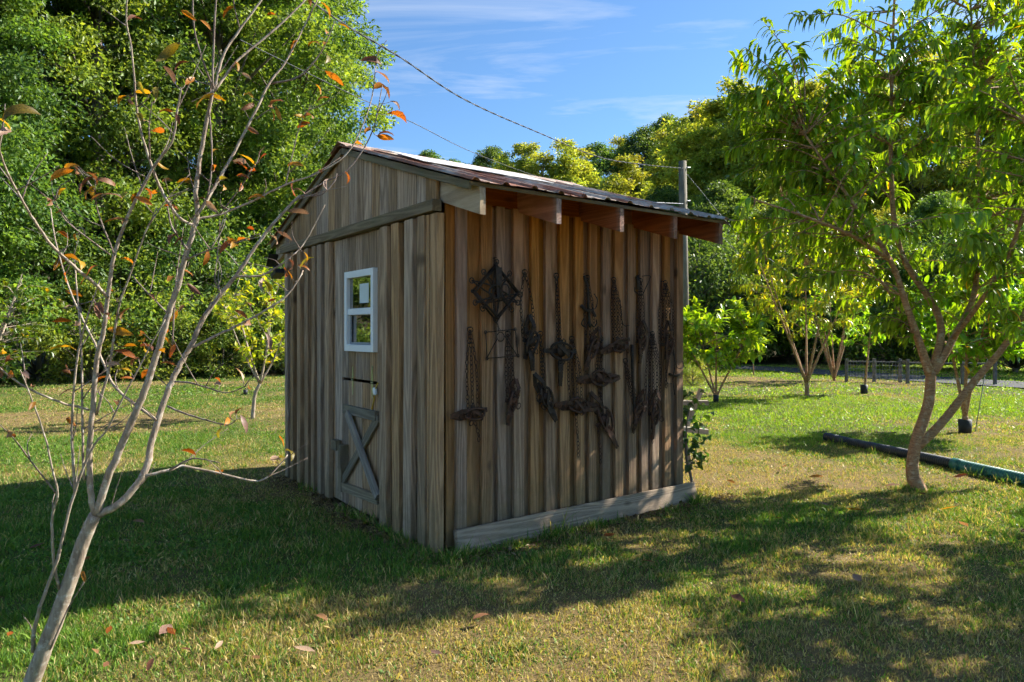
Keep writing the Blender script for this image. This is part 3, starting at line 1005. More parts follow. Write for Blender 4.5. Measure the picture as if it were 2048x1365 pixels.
# large square-jawed body-grip trap hung by its corner
def body_grip(c, half, tilt, label, ring, springs):
    u0, z0 = RW(*ring, .06); u1, z1 = RW(*c, .08)
    root = wall_empty('body_grip_trap', u0, z0, label)
    T = Vector((u1 - u0, -.03, z1 - z0))
    m = MB(); m.tube([(0, .04, .01), (0, -.025, .014)], .003, 6); m.build('nail', M['iron'], root)
    for k, (yo, sc_, rt) in enumerate(((0, 1.0, 0.0), (-.028, .97, .035))):
        a0 = tilt + rt
        m = MB()
        wire_frame(m, [T + Vector((half * sc_ * 1.414 * math.cos(a0 + PI / 4 + i * PI / 2), yo, half * sc_ * 1.414 * math.sin(a0 + PI / 4 + i * PI / 2))) for i in range(4)], .0072)
        m.build('jaw_frame', M['iron'], root)
    for k, (a, b, rr) in enumerate(springs):
        (ua, za), (ub, zb) = RW(*a, .08), RW(*b, .08)
        A, B = Vector((ua - u0, -.05, za - z0)), Vector((ub - u0, -.05, zb - z0))
        m = MB()
        d = (B - A).normalized(); nn = Vector((-d.z, 0, d.x))
        mid = (A + B) / 2
        for q in (-1, 1):
            pts = spline([tuple(A), tuple(A * .75 + B * .25 + nn * rr * q * .7), tuple(mid + nn * rr * q), tuple(A * .25 + B * .75 + nn * rr * q * .7), tuple(B)], 4)
            m.tube([tuple(p) for p in pts], .006, 6)
        m.ring(A, .018, .0042, (0, 1, 0), 12, 5); m.ring(B, .018, .0042, (0, 1, 0), 12, 5)
        m.build('spring', M['iron'], root)
    return root, T, u0, z0


r_, T_, ua_, za_ = body_grip((988, 585), .135, PI / 4, 'big diamond-shaped wire trap at the top of the wall', (988, 520), [((938, 562), (1030, 606), .03), ((988, 525), (986, 640), .028), ((945, 606), (1034, 590), .018), ((962, 545), (1018, 620), .012), ((1014, 548), (960, 618), .012)])
m = MB(); m.ring(T_ + Vector((-.03, -.05, .0)), .045, .006, (0.1, 1, .1), 16, 5, 1.25, (1, 0, .2)); m.ring(T_ + Vector((.05, -.05, .005)), .04, .006, (0, 1, .2), 16, 5, 1.3, (0, 0, 1)); m.build('trigger', M['iron'], r_)
m = MB(); bar(m, T_ + Vector((0, -.04, .17)), T_ + Vector((.01, -.04, -.05)), .05, .012); m.build('catch_plate', M['iron'], r_)

# square wire trap
u0, z0 = RW(1000, 660, .06)
sq = wall_empty('square_wire_trap', u0, z0, 'square wire frame trap with small ring, below the big diamond trap')
corners = [RW(*q, .07) for q in ((969, 665), (1028, 659), (1034, 712), (972, 717))]
m = MB(); wire_frame(m, [(a - u0, -.02, b - z0) for a, b in corners], .0038); m.build('jaw_frame', M['iron'], sq)
rc = RW(998, 674, .07)
m = MB(); m.ring((rc[0] - u0, -.025, rc[1] - z0), .032, .0035, (0, 1, 0), 18, 5); m.build('ring', M['iron'], sq)
m = MB()
for q, e in (((991, 678), (972, 715)), ((1006, 672), (1032, 712))):
    a, b = RW(*q, .07), RW(*e, .07)
    m.tube([(a[0] - u0, -.026, a[1] - z0), (b[0] - u0, -.022, b[1] - z0)], .0036, 6)
m.build('spring', M['iron'], sq)
m = MB(); a, b = RW(990, 640, .07), RW(998, 664, .07); chain(m, [(a[0] - u0, -.015, a[1] - z0), (b[0] - u0, -.02, b[1] - z0)], .006, .0018); m.build('chain', M['iron'], sq)['kind'] = 'stuff'

leghold((1047, 545), (1056, 685), .19, 1.25, 'trap with two spread chain strands, beside the big diamond trap', 2, 'both', spread=.055)
leghold((1110, 552), (1117, 702), .24, -.03, 'trap with a flat jaw bar and hanging spring on thin chain, upper row', 2, 'down', spread=.012)
leghold((1172, 556), (1179, 698), .17, 1.15, 'upper row trap crowded under a bundle of hooks', 3, 'side', 'rust', spread=.022)
leghold((1225, 560), (1234, 690), .20, .35, 'upper row trap with broad spring plate on thick doubled chain', 4, 'left', 'rust', spread=.016)
leghold((1278, 562), (1278, 684), .16, 1.45, 'upper row trap hung from a square wire hook', 3, 'side', 'rust', spread=.018)
leghold((1328, 566), (1330, 690), .19, 1.5, 'trap on heavy long chains near the far corner of the wall', 5, 'side', 'rust', (1330, 775), .022)
leghold((938, 660), (944, 826), .17, .15, 'lower row trap nearest the shed corner with a second clamp below', 3, 'left', 'rust', (955, 885), .020)
leghold((1013, 668), (1019, 803), .15, 1.35, 'lower row trap hanging on chains behind the square wire trap', 3, 'side', 'rust', spread=.014)
leghold((1078, 668), (1086, 795), .19, -1.05, 'lower row trap with steeply tilted oval jaws', 2, 'side', spread=.008)
leghold((1141, 678), (1150, 812), .21, -.10, 'wide lower row trap trailing a long loose chain', 4, 'side', 'rust', (1154, 912), .020)
leghold((1199, 678), (1193, 757), .21, .0, 'trap with broad horizontal rusty plate, middle of the wall', 3, 'side', 'rust', spread=.010)
leghold((1196, 770), (1203, 840), .25, -1.0, 'long trap with steep looped springs below the horizontal plate', 2, 'side', 'rust', (1198, 925), .01)
leghold((1248, 722), (1272, 822), .17, 1.2, 'lower row trap hanging under a long flat vertical spring', 3, 'side', 'rust', None, .012)
leghold((1302, 668), (1304, 828), .19, 1.45, 'lower trap with two downward spring loops near the far corner', 5, 'side', 'rust', (1302, 885), .022)
# hooks and coiled wire
def wire_thing(name, nail, paths, label, r=.004, cat='trap', mat='iron'):
    u0, z0 = RW(*nail, .06)
    root = wall_empty(name, u0, z0, label)
    root['category'] = cat
    m = MB(); m.tube([(0, .04, .01), (0, -.02, .014)], .003, 6); m.build('nail', M['iron'], root)
    for nm, pts, rr in paths:
        q = []
        for k, (a, b) in enumerate(pts):
            uu, zz = RW(a, b, .07); q.append((uu - u0, -.018 - .008 * (k % 2), zz - z0))
        m = MB(); m.tube([tuple(p) for p in spline(q, 5)], rr, 6); m.build(nm, M[mat], root)
    return root


wire_thing('drag_hook', (1166, 552), [('shank', [(1166, 552), (1172, 580), (1175, 625), (1177, 655)], .011), ('hook', [(1176, 640), (1168, 654), (1161, 648), (1165, 636)], .005), ('hook', [(1177, 645), (1184, 654), (1191, 648), (1189, 640)], .005),
                                     ('wire_loop', [(1186, 588), (1191, 600), (1190, 615), (1182, 618), (1184, 600)], .004), ('clamp', [(1160, 612), (1170, 622), (1182, 622), (1187, 634)], .013)], 'iron double hook with clamp hanging above the upper row trap')
wire_thing('wire_hook', (1276, 554), [('plate', [(1272, 553), (1273, 565), (1274, 580)], .016), ('wire_loop', [(1282, 553), (1297, 553), (1290, 575), (1280, 590), (1268, 584), (1266, 575)], .004)], 'square bent wire hook with tail at upper row of traps')
wire_thing('coiled_wire', (1337, 690), [('wire_loop', [(1337, 690), (1345, 715), (1352, 735), (1362, 736), (1364, 722)], .004), ('wire_loop', [(1338, 700), (1330, 740), (1332, 765), (1340, 768)], .004), ('wire_loop', [(1344, 690), (1346, 730), (1344, 760), (1346, 790)], .006), ('clasp', [(1336, 748), (1346, 752), (1356, 750)], .012)], 'dangling wire loops at the far edge of the wall', cat='wire')
wire_thing('bent_wire', (1240, 618), [('wire_loop', [(1238, 600), (1240, 640), (1247, 652), (1255, 651)], .004), ('shank', [(1262, 690), (1262, 760), (1266, 800), (1266, 838)], .013)], 'flat iron strap with bent wire between lower traps', cat='strap')

# ---------------------------------------------------------------- leaves as geometry
def rand_unit(n, rng):
    v = rng.normal(size=(n, 3)); return v / np.linalg.norm(v, axis=1, keepdims=True)


def norm_(v): return v / np.maximum(np.linalg.norm(v, axis=1, keepdims=True), 1e-9)


def leaf_quads(pos, axis, nrm, L, W, fold=.18):
    """two-triangle folded leaves; returns verts, faces"""
    n = len(pos)
    side = norm_(np.cross(nrm, axis))
    nrm = np.cross(axis, side)
    L, W = np.broadcast_to(L, n)[:, None], np.broadcast_to(W, n)[:, None]
    mid = pos + axis * L * .45
    v = np.stack([pos, mid + side * W * .5 + nrm * W * fold, pos + axis * L - nrm * L * .08, mid - side * W * .5 + nrm * W * fold], 1).reshape(-1, 3)
    b = np.arange(n)[:, None] * 4
    f = np.concatenate([b + np.array([[0, 1, 2]]), b + np.array([[0, 2, 3]])], 1).reshape(-1, 3)
    return v, f


def tree_meshes(seed, height, crown_lo, radius, n_clump, per, leaf, pal, trunk_r=.22, clump_r=.75, lobes=None, aspect=.5, droop=.3, taper=.75, hollow=.35):
    """trunk with limbs and a crown of leaf clumps spread through an uneven volume"""
    rng = np.random.default_rng(seed)
    rd = random.Random(seed)
    # clump centres
    cs = []
    ph = rng.uniform(0, 6.28, 6)
    leads = [(rng.uniform(0, 6.28), radius * rng.uniform(.25, .62), rng.uniform(.72, 1.0)) for _ in range(6)]
    leads[0] = (0, 0, 1.0)
    while lobes and len(cs) < n_clump:
        a0, r0, tp = leads[int(rng.integers(0, 6))]
        t = rng.uniform(0, 1) ** .8
        z = crown_lo + (height * tp - crown_lo) * t
        r = radius * .82 * ((1 - t) ** .7 + .06) * math.sqrt(rng.uniform(0.05, 1)) * (1 + .3 * math.sin(11 * t + a0))
        a = rng.uniform(0, 6.28)
        k_ = .35 + .65 * min(1, t * 1.6)
        cs.append((r0 * math.cos(a0) * k_ + r * math.cos(a), r0 * math.sin(a0) * k_ + r * math.sin(a), z))
    while len(cs) < n_clump:
        t = rng.uniform(0, 1) ** .85
        z = crown_lo + (height - crown_lo) * t
        prof = (math.sin(PI * min(1, (t * .86 + .14))) ** .6) * (1 - t * (1 - taper) * .6)
        a = rng.uniform(0, 6.28)
        wob = 1 + .22 * math.sin(2 * a + ph[0] + t * 4) + .18 * math.sin(3 * a + ph[1] - t * 7) + .15 * math.sin(9 * t + ph[2])
        r = radius * prof * wob * (hollow + (1 - hollow) * math.sqrt(rng.uniform(0, 1)))
        cs.append((r * math.cos(a), r * math.sin(a), z))
    cs = np.array(cs)
    m = MB()
    bend = [(rd.uniform(-.25, .25) * h_ * .1, rd.uniform(-.25, .25) * h_ * .1) for h_ in range(8)]
    zt = [height * .93 * i / 7 for i in range(8)]
    axis_p = [Vector((bend[i][0], bend[i][1], zt[i])) for i in range(8)]
    axis_p[0] = Vector((0, 0, -.3))
    m.tube(axis_p, [trunk_r * (1.25 if i == 0 else 1) * (1 - .88 * i / 7) for i in range(8)], 8)
    for c in cs[::max(1, n_clump // 70)]:
        z0 = max(crown_lo * .7, c[2] - math.hypot(c[0], c[1]) * rd.uniform(.5, .9))
        i = min(6, int(z0 / (height * .93) * 7)); fr = z0 / (height * .93) * 7 - i
        p0 = axis_p[i].lerp(axis_p[i + 1], min(1, max(0, fr)))
        p2 = Vector(c); p1 = p0.lerp(p2, .5) + Vector((0, 0, rd.uniform(-.1, .25)))
        r0 = trunk_r * .32 * (1 - .6 * z0 / height)
        m.tube([p0, p1, p2], [r0, r0 * .6, .012], 5)
    trunk = m.mesh('trunk'); trunk.materials.append(M['bark_tree'])
    N = n_clump * per
    ci = np.repeat(np.arange(n_clump), per)
    g = rand_unit(N, rng) * (rng.uniform(0, 1, N) ** .45)[:, None]
    crr = clump_r * rng.uniform(.65, 1.3, n_clump)[ci]
    pos = cs[ci] + g * crr[:, None] * np.array([1, 1, .62])
    out = norm_(pos * np.array([1, 1, .0]) + 1e-3)
    ax = norm_(rand_unit(N, rng) * .8 + out * .45 + g * .5 + np.array([0, 0, -droop]))
    nr = norm_(rand_unit(N, rng) * .8 + np.array([0, 0, .55]) + g * .4)
    sz = leaf * rng.uniform(.6, 1.35, N)
    v, f = leaf_quads(pos, ax, nr, sz, sz * aspect)
    pal = np.array(pal)
    k = rng.integers(0, len(pal), N)
    tone = (rng.uniform(.8, 1.2, n_clump)[ci] * rng.uniform(.75, 1.25, N))[:, None]
    ck = rng.integers(0, len(pal), n_clump)[ci]
    col = (.5 * pal[k] + .5 * pal[ck]) * tone
    crown = np_mesh('crown', v, f, False, np.repeat(col, 4, 0))
    crown.materials.append(M['leaf_tree'])
    return trunk, crown


def plant_tree(name, meshes, loc, s, rz, label, group, cat='tree', sxy=None):
    e = empty(name, loc, rz)
    e.scale = (sxy or s, sxy or s, s)
    link('trunk', meshes[0], None, e); link('crown', meshes[1], None, e)['kind'] = 'stuff'
    return tag(e, label, cat, group)


G1 = [(.055, .105, .022), (.07, .125, .025), (.045, .09, .028), (.085, .14, .03)]
G2 = [(.13, .185, .034), (.16, .20, .036), (.095, .15, .03), (.19, .20, .04)]
G3 = [(.035, .075, .025), (.045, .09, .035), (.03, .06, .022), (.06, .10, .03)]
G4 = [(.17, .21, .035), (.20, .22, .04), (.14, .19, .035), (.23, .205, .04)]
T_big = [tree_meshes(11, 20, 3.4, 4.6, 330, 330, .155, G1 + G2[:1], .34, .85),
         tree_meshes(12, 20, 2.6, 4.4, 330, 330, .15, G1 + G3[:2], .30, .82)]
T_hill = [tree_meshes(21, 14, 2.0, 3.6, 260, 130, .21, G2, .22, .62, hollow=.5, lobes=True),
          tree_meshes(22, 14, 2.5, 3.3, 230, 140, .21, G3 + G1, .2, .70, hollow=.5),
          tree_meshes(23, 15, 1.5, 3.1, 260, 130, .21, G4 + G2, .2, .6, hollow=.5, lobes=True)]
T_bush = [tree_meshes(31, 3.6, .3, 1.9, 70, 130, .13, G1 + G2[:1], .06, .55, hollow=.5),
          tree_meshes(32, 3.2, .15, 1.7, 70, 130, .11, G2 + G1, .05, .5, hollow=.5),
          tree_meshes(33, 4.4, .4, 2.0, 70, 130, .12, G3 + G1, .07, .6, hollow=.5)]

# the wood at the left
left = [(-16.5, 19.5, .95, 1, 'large leafy tree at the left edge of the picture'),
        (-15.2, 25.0, 1.1, 0, 'tall tree with pale trunks showing through its crown at mid height'),
        (-12.4, 28.6, 1.15, 0, 'tall broad tree behind the bare sapling top'),
        (-10.7, 33.0, 1.12, 1, 'tree with long drooping boughs against sky beside the shed gable')]
for i, (x, y, s_, k, lab) in enumerate(left):
    plant_tree('forest_tree', T_big[k], (x, y, gz_at(x, y) - .05), s_, i * 1.9, lab, 'tall trees of the near wood')
for i, (x, y, s_, k) in enumerate([(-22, 24, 1.1, 1), (-21.5, 15.5, .95, 0), (-27, 19, 1.1, 1), (-20, 30, 1.2, 0), (-16.5, 34, 1.15, 1), (-13.5, 39, 1.0, 0), (-28, 32, 1.3, 0)]):
    plant_tree('forest_tree', T_big[k], (x, y, gz_at(x, y) - .05), s_, i * 2.3 + 1, 'tall tree deep in the near wood behind the front row', 'tall trees deep in the near wood')
bushes = [(-15.0, 18.8, 1.0, 0), (-14.3, 20.6, 1.2, 2), (-12.6, 20.4, .85, 1), (-12.9, 22.4, 1.25, 0), (-11.2, 21.8, .8, 1), (-11.3, 23.8, 1.2, 2), (-9.8, 23.0, .85, 1),
          (-9.5, 25.2, 1.15, 0), (-8.0, 24.2, .8, 1), (-7.8, 26.6, 1.15, 2), (-6.4, 25.6, .8, 0), (-6.2, 28.4, 1.1, 0), (-4.6, 27.0, .9, 1), (-16.6, 17.0, 1.0, 1), (-17.6, 14.2, 1.2, 0), (-18.6, 12.2, 1.2, 2), (-12.0, 26.0, 1.5, 2), (-9.0, 29.0, 1.4, 0), (-3.0, 29.5, 1.1, 2)]
ORDW = 'first second third fourth fifth sixth seventh eighth ninth tenth eleventh twelfth thirteenth fourteenth fifteenth sixteenth seventeenth eighteenth nineteenth'.split()
bushes.sort(key=lambda q: -q[0] / q[1])
for i, (x, y, s_, k) in enumerate(bushes):
    plant_tree('thicket_shrub', T_bush[k], (x, y, -.03), s_ * U(.9, 1.1), i * 2.1, f'{("broad leafy", "low light green", "tall dark green")[k]} shrub in the wood edge thicket, {ORDW[i]} from the shed', 'shrubs of the thicket along the wood edge', 'shrub')

# the wooded hillside on the right: (pixel of the top, distance, kind)
hills = [(858, 300, 105, 1, 'lone small treetop rising above the shed roof'), (905, 318, 95, 1, None), (985, 292, 85, 1, 'rounded dark tree on the hill just above the roof ridge'),
         (1050, 268, 58, 0, 'pale green tree with pointed top above the shed roof'), (1128, 262, 56, 0, 'pale green twin tree right behind the roof slope'),
         (1085, 290, 54, 0, None), (1010, 320, 66, 0, None), (1195, 285, 80, 1, None), (1235, 262, 88, 0, None), (1290, 252, 82, 1, None), (1335, 228, 85, 1, 'dark rounded tree crown highest on the hill skyline'),
         (1265, 300, 52, 2, 'yellowing tree on the slope left of the utility pole'), (1170, 330, 70, 1, None), (1215, 345, 50, 0, None), (1380, 215, 78, 0, None),
         (1500, 150, 45, 0, None), (1565, 135, 50, 2, None), (1350, 240, 66, 0, None), (1430, 205, 58, 1, None), (1400, 190, 48, 2, 'tall yellow green tree right of the utility pole'), (1465, 140, 46, 2, 'tallest tree on the slope with rusty yellow top'), (1330, 370, 44, 1, None),
         (1440, 360, 40, 1, None), (1530, 210, 50, 0, None), (1590, 170, 55, 1, None), (1660, 130, 52, 2, None), (1740, 100, 56, 0, None), (1840, 75, 50, 2, 'tree with sunlit rounded crown rising behind the peach tree'),
         (1930, 70, 58, 1, None), (2010, 60, 54, 0, None), (2100, 40, 56, 2, None), (2200, 60, 54, 0, None), (1560, 400, 37, 1, None), (1660, 380, 36, 1, None), (1770, 400, 37, 0, None), (1880, 380, 36, 1, None),
         (1990, 400, 36, 0, None), (2110, 380, 37, 1, None), (1500, 420, 42, 0, None), (1270, 430, 42, 1, None), (1180, 420, 46, 0, None), (1060, 400, 55, 1, None), (2300, 100, 50, 0, None), (940, 380, 70, 0, None)]
for i, (px, py, d, k, lab) in enumerate(hills):
    top = at(px, py, d)
    z0 = gz_at(top.x, top.y)
    H = (14.0, 14.0, 15.0)[k]
    s_ = max(.35, (top.z - z0) / (H + .4))
    plant_tree('hillside_tree', T_hill[k], (top.x, top.y, z0 - .1), s_, i * 1.7, lab or f'{("yellow green", "dark green", "pale yellowing")[k]} tree on the wooded slope {"above the shed roof" if px < 1240 else "near the utility pole" if px < 1480 else "behind the nearest peach tree"}, {"low front rank" if d < 45 else "mid rank" if d < 60 else "upper rank"}', 'trees on the wooded slope', sxy=min(s_ * 1.2, 1.3))
for i, (px, d, s_, k) in enumerate([(1395, 33, 1.5, 2), (1450, 35, 1.5, 2), (1510, 34.5, 1.6, 0), (1580, 34, 1.6, 2), (1650, 33.5, 1.5, 0), (1720, 31, 1.4, 2), (1790, 29.5, 1.4, 2), (1860, 28, 1.3, 0), (1940, 27, 1.3, 2), (2030, 25.5, 1.3, 2), (2130, 25, 1.3, 0), (1330, 36, 1.5, 0), (1270, 36, 1.5, 2)]):
    n_from = sorted([1395, 1450, 1510, 1580, 1650, 1720, 1790, 1860, 1940, 2030, 2130, 1330, 1270]).index(px)
    p = at(px, HY, d)
    plant_tree('roadside_shrub', T_bush[k], (p.x, p.y, gz_at(p.x, p.y) - .03), s_, i * 1.3 + .4, f'dark leafy shrub beyond the road, {ORDW[n_from]} counting from the shed', 'shrubs beyond the road', 'shrub')

# ---------------------------------------------------------------- orchard
PEACH = [(.095, .17, .022), (.12, .20, .025), (.075, .14, .025), (.15, .215, .03)]
YPEACH = [(.11, .165, .025), (.15, .185, .028), (.085, .14, .025), (.21, .19, .03)]


def long_leaves(pos, ax, droop, L, W, rng, seg=4):
    """lance-shaped leaves curling downward: 3 columns x seg rows"""
    n = len(pos)
    p = pos.copy(); d = ax.copy()
    rows = []
    wprof = [.25, .85, 1.0, .62, 0.04]
    down = np.array([0, 0, -1.0])
    for j in range(seg + 1):
        side = norm_(np.cross(d, np.array([0, 0, 1.0])) + 1e-4)
        nr = np.cross(side, d)
        w = (W * wprof[j] * .5)[:, None]
        rows.append(np.stack([p + side * w + nr * w * .35, p, p - side * w + nr * w * .35], 1))
        p = p + d * (L / seg)[:, None]
        d = norm_(d + down * droop[:, None])
    v = np.stack(rows, 1).reshape(n, -1, 3)
    k = v.shape[1]
    f = []
    for j in range(seg):
        for c in range(2):
            a = j * 3 + c
            f.append([a, a + 1, a + 4, a + 3])
    f = (np.arange(n)[:, None, None] * k + np.array(f)[None]).reshape(-1, 4)
    return v, f, k


def inside(poly, x, y):
    r = False
    for (x0, y0), (x1, y1) in zip(poly, poly[1:] + poly[:1]):
        if (y0 > y) != (y1 > y) and x < (x1 - x0) * (y - y0) / (y1 - y0) + x0: r = not r
    return r


def leafy_tree(name, label, base, limbs, tips, shoot_len, per_shoot, leaf, pal, seed, cat='tree', group=None, bark_m='bark_peach', n_single=0, droop=.45, aspect=.25, hang=.25):
    """limbs: list of [(x,y,z,r),...]; tips: points where shoots end. Leaves stand along the shoots and droop."""
    rng = np.random.default_rng(seed); rd = random.Random(seed)
    root = tag(empty(name, base), label, cat, group)
    B = np.array(base)
    nodes = []
    for i, lb in enumerate(limbs):
        sp = spline(lb, 5)
        m = MB(); m.tube([tuple(p[:3] - B) for p in sp], [max(p[3], .004) for p in sp], 9 if i < 2 else 7)
        m.build('trunk' if i == 0 else 'limb', M[bark_m], root)
        nodes += [p for p in sp[len(sp) // 4:]]
    nodes = np.array([p[:3] for p in nodes])
    m = MB()
    lp, la, ld, lc = [], [], [], []
    zc = nodes[:, 2].mean()
    for t in tips:
        t = np.array(t)
        w = np.linalg.norm(nodes - t, axis=1) + np.maximum(0, nodes[:, 2] - t[2] + .1) * 1.2
        q = nodes[int(np.argmin(w))]
        dv = t - q
        up = np.array([0, 0, np.linalg.norm(dv) * rd.uniform(.02, .18)])
        mid = (q + t) / 2 + up + rng.normal(size=3) * .03
        sp = spline([tuple(q), tuple(mid), tuple(t)], 5)
        m.tube([tuple(p - B) for p in sp], list(np.linspace(.0085, .002, len(sp))), 5, False)
        ln = sum(np.linalg.norm(b - a) for a, b in zip(sp[:-1], sp[1:]))
        k = max(8, int(per_shoot * min(1.3, ln / shoot_len)))
        tt = 1 - rng.uniform(0, 1, k) ** 1.2 * min(.95, shoot_len / max(ln, .01))
        idx = np.clip(tt, 0, .999) * (len(sp) - 1)
        i0 = idx.astype(int)
        S = np.array(sp)
        P = S[i0] + (S[np.minimum(i0 + 1, len(sp) - 1)] - S[i0]) * (idx - i0)[:, None]
        tg = norm_(S[np.minimum(i0 + 1, len(sp) - 1)] - S[i0])
        rnd = rand_unit(k, rng)
        side = norm_(rnd - tg * np.sum(rnd * tg, 1, keepdims=True))
        lp.append(P); la.append(norm_(side * .9 + tg * .55 + np.array([0, 0, -hang])))
        ld.append(rng.uniform(.5, 1.3, k) * droop)
        pl_ = np.array(pal)[rng.integers(0, len(pal), k)] * rng.uniform(.8, 1.2)
        lc.append(pl_)
    m.build('twigs', M[bark_m], root)['kind'] = 'stuff'
    lp, la, ld, lc = np.concatenate(lp), np.concatenate(la), np.concatenate(ld), np.concatenate(lc)
    N = len(lp)
    L = leaf * rng.uniform(.65, 1.2, N)
    W = L * aspect * rng.uniform(.85, 1.2, N)
    lc = lc * rng.uniform(.8, 1.2, N)[:, None]
    odd = rng.uniform(0, 1, N) < .008
    lc[odd] = np.array([.42, .24, .03])
    if n_single:
        # the leaves that show largest are leaves of their own, sharing a few meshes
        px = lp[:, 0] / lp[:, 1] * F + HX; py = HY - (lp[:, 2] - EYE) / lp[:, 1] * F
        vis = (px > 0) & (px < 2048) & (py > 0) & (py < 1365)
        score = np.where(vis, lp[:, 1] / L, 1e9)
        order = np.argsort(score)[:n_single]
        protos = []
        for c in range(12):
            v, f, k = long_leaves(np.zeros((1, 3)), np.array([[1, 0, 0.0]]), np.array([droop * (.5 + .09 * c)]), np.array([1.0]), np.array([aspect * (1 + .03 * c)]), rng)
            col = np.array(pal)[c % len(pal)] * (1 + .04 * (c % 3))
            me = np_mesh('leaf', v[0], f, True, np.tile(col, (k, 1))); me.materials.append(M['leaf_peach']); protos.append(me)
        for i in order:
            a = la[i]
            o = link('leaf', protos[int(rng.integers(0, 12))], None, root, tuple(lp[i] - B), (0, -math.asin(max(-1, min(1, a[2]))), math.atan2(a[1], a[0])), (L[i],) * 3)
        keep = np.ones(N, bool); keep[order] = False
        lp, la, ld, lc, L, W = lp[keep], la[keep], ld[keep], lc[keep], L[keep], W[keep]
    v, f, k = long_leaves(lp - B, la, ld, L, W, rng)
    me = np_mesh('foliage', v.reshape(-1, 3), f, True, np.repeat(lc, k, 0))
    link('foliage', me, M['leaf_peach'], root)['kind'] = 'stuff'
    return root


def L4(pts, r0, r1):
    """[(px,py,d),...] -> limb points with radii"""
    out = []
    for i, (a, b, d) in enumerate(pts):
        p = at(a, b, d)
        out.append((p.x, p.y, p.z, r0 + (r1 - r0) * i / (len(pts) - 1)))
    return out


# near peach tree
bp = on_ground(1835, 982)
PD = bp.y
limbs = [[(bp.x + .01, bp.y, -.06, .105), (bp.x - .005, bp.y, .035, .074)] + L4([(1824, 940, PD), (1833, 880, PD), (1856, 810, PD), (1862, 745, PD)], .056, .044),
         L4([(1860, 750, PD), (1838, 685, PD - .02), (1812, 610, PD - .1), (1780, 520, PD - .2), (1700, 400, PD - .3), (1610, 270, PD - .4)], .042, .009),
         L4([(1864, 750, PD), (1880, 640, PD + .2), (1800, 500, PD + .3), (1782, 330, PD + .3), (1785, 120, PD + .2), (1790, -40, PD + .1)], .04, .008),
         L4([(1868, 745, PD), (1905, 680, PD + .1), (1950, 580, PD + .3), (1960, 400, PD + .5), (1950, 180, PD + .6), (1940, -20, PD + .5)], .038, .008),
         L4([(1836, 892, PD), (1880, 850, PD - .03), (1950, 762, PD - .1), (2010, 690, PD - .2), (2060, 600, PD - .3), (2110, 430, PD - .4), (2150, 250, PD - .5)], .044, .010),
         L4([(1840, 690, PD), (1760, 560, PD + .5), (1660, 470, PD + .9), (1570, 420, PD + 1.2)], .02, .006),
         L4([(1905, 680, PD + .1), (1990, 560, PD - .5), (2050, 420, PD - .9), (2080, 260, PD - 1.1)], .024, .008),
         L4([(1780, 520, PD - .2), (1700, 470, PD - .7), (1600, 430, PD - 1.0), (1510, 400, PD - 1.1)], .02, .006)]
poly = [(1520, 30), (1600, 80), (1680, 70), (1740, 130), (1790, -120), (1850, 60), (1940, -140), (2000, 40), (2140, -120), (2260, 100), (2300, 400), (2180, 620), (2040, 650), (1960, 670), (1900, 610), (1830, 650), (1760, 660), (1690, 640), (1600, 560), (1530, 520), (1480, 430), (1455, 300), (1480, 150)]
rd = random.Random(5)
tips = [at(1525, 40, PD - .4), at(1490, 95, PD - .5), at(1470, 220, PD - .3), at(1455, 300, PD - .2), at(1490, 400, PD - 1.1), at(1475, 415, PD - 1.1), at(1660, 65, PD), at(1590, 90, PD - .2), at(1790, -60, PD), at(1785, 10, PD + .1), at(1940, -70, PD + .5), at(2030, 60, PD), at(1930, 20, PD + .4), at(1500, 510, PD - .6), at(1490, 530, PD - .4)]
hubs = []
while len(hubs) < 118:
    a, b = rd.uniform(1490, 2300), rd.uniform(-140, 680)
    if inside(poly, a, b): hubs.append((a, b, PD + rd.uniform(-.9, 1.2) * min(1.0, (a - 1430) / 300)))
for a, b, d in hubs:
    for _ in range(4):
        tips.append(at(max(1462 + rd.uniform(0, 30), a + rd.gauss(0, 42)), b + rd.gauss(0, 46), d + rd.gauss(0, .2)))
leafy_tree('peach_tree', 'nearest peach tree with leaning trunk and long drooping leaves', tuple(bp), limbs, [tuple(t) for t in tips], 1.0 * .55, 28, .15, PEACH, 3, droop=.55, hang=.38, aspect=.215, n_single=300, group='peach trees of the orchard')
# its neighbours just outside the picture, whose shade falls across the near lawn
def margin_peach(bx, by, top, rad, n_tip, per, seed, label):
    l2 = [[(bx, by, -.05, .075), (bx + .05, by, .5, .06), (bx, by + .05, 1.0, .05)]]
    k = top / 4.4
    for i in range(6):
        a = i * 1.05 + .3 + seed
        l2.append([(bx, by + .05, 1.0, .035), (bx + .6 * math.cos(a), by + .6 * math.sin(a), 1.9 * k, .026), (bx + 1.0 * math.cos(a), by + 1.0 * math.sin(a), 2.8 * k, .016), (bx + 1.3 * math.cos(a), by + 1.3 * math.sin(a), 3.7 * k, .008)])
    rd = random.Random(seed)
    hubs = [(rd.uniform(0, 6.28), rad * math.sqrt(rd.uniform(.15, 1)), rd.uniform(1.5, top)) for _ in range(max(6, n_tip // 9))]
    t2 = []
    for _ in range(n_tip):
        a, r, z = rd.choice(hubs)
        t2.append((bx + r * math.cos(a) + rd.gauss(0, .22), by + r * math.sin(a) + rd.gauss(0, .22), z + rd.gauss(0, .22)))
    leafy_tree('peach_tree', label, (bx, by, 0), l2, t2, .55, per, .15, PEACH, seed, group='peach trees of the orchard')


margin_peach(6.4, 4.2, 4.2, 2.1, 270, 22, 8, 'peach tree at the margin beside the nearest peach tree')
margin_peach(9.6, 6.4, 6.2, 2.4, 200, 22, 9, 'taller peach tree farther out beyond the margin peach tree')


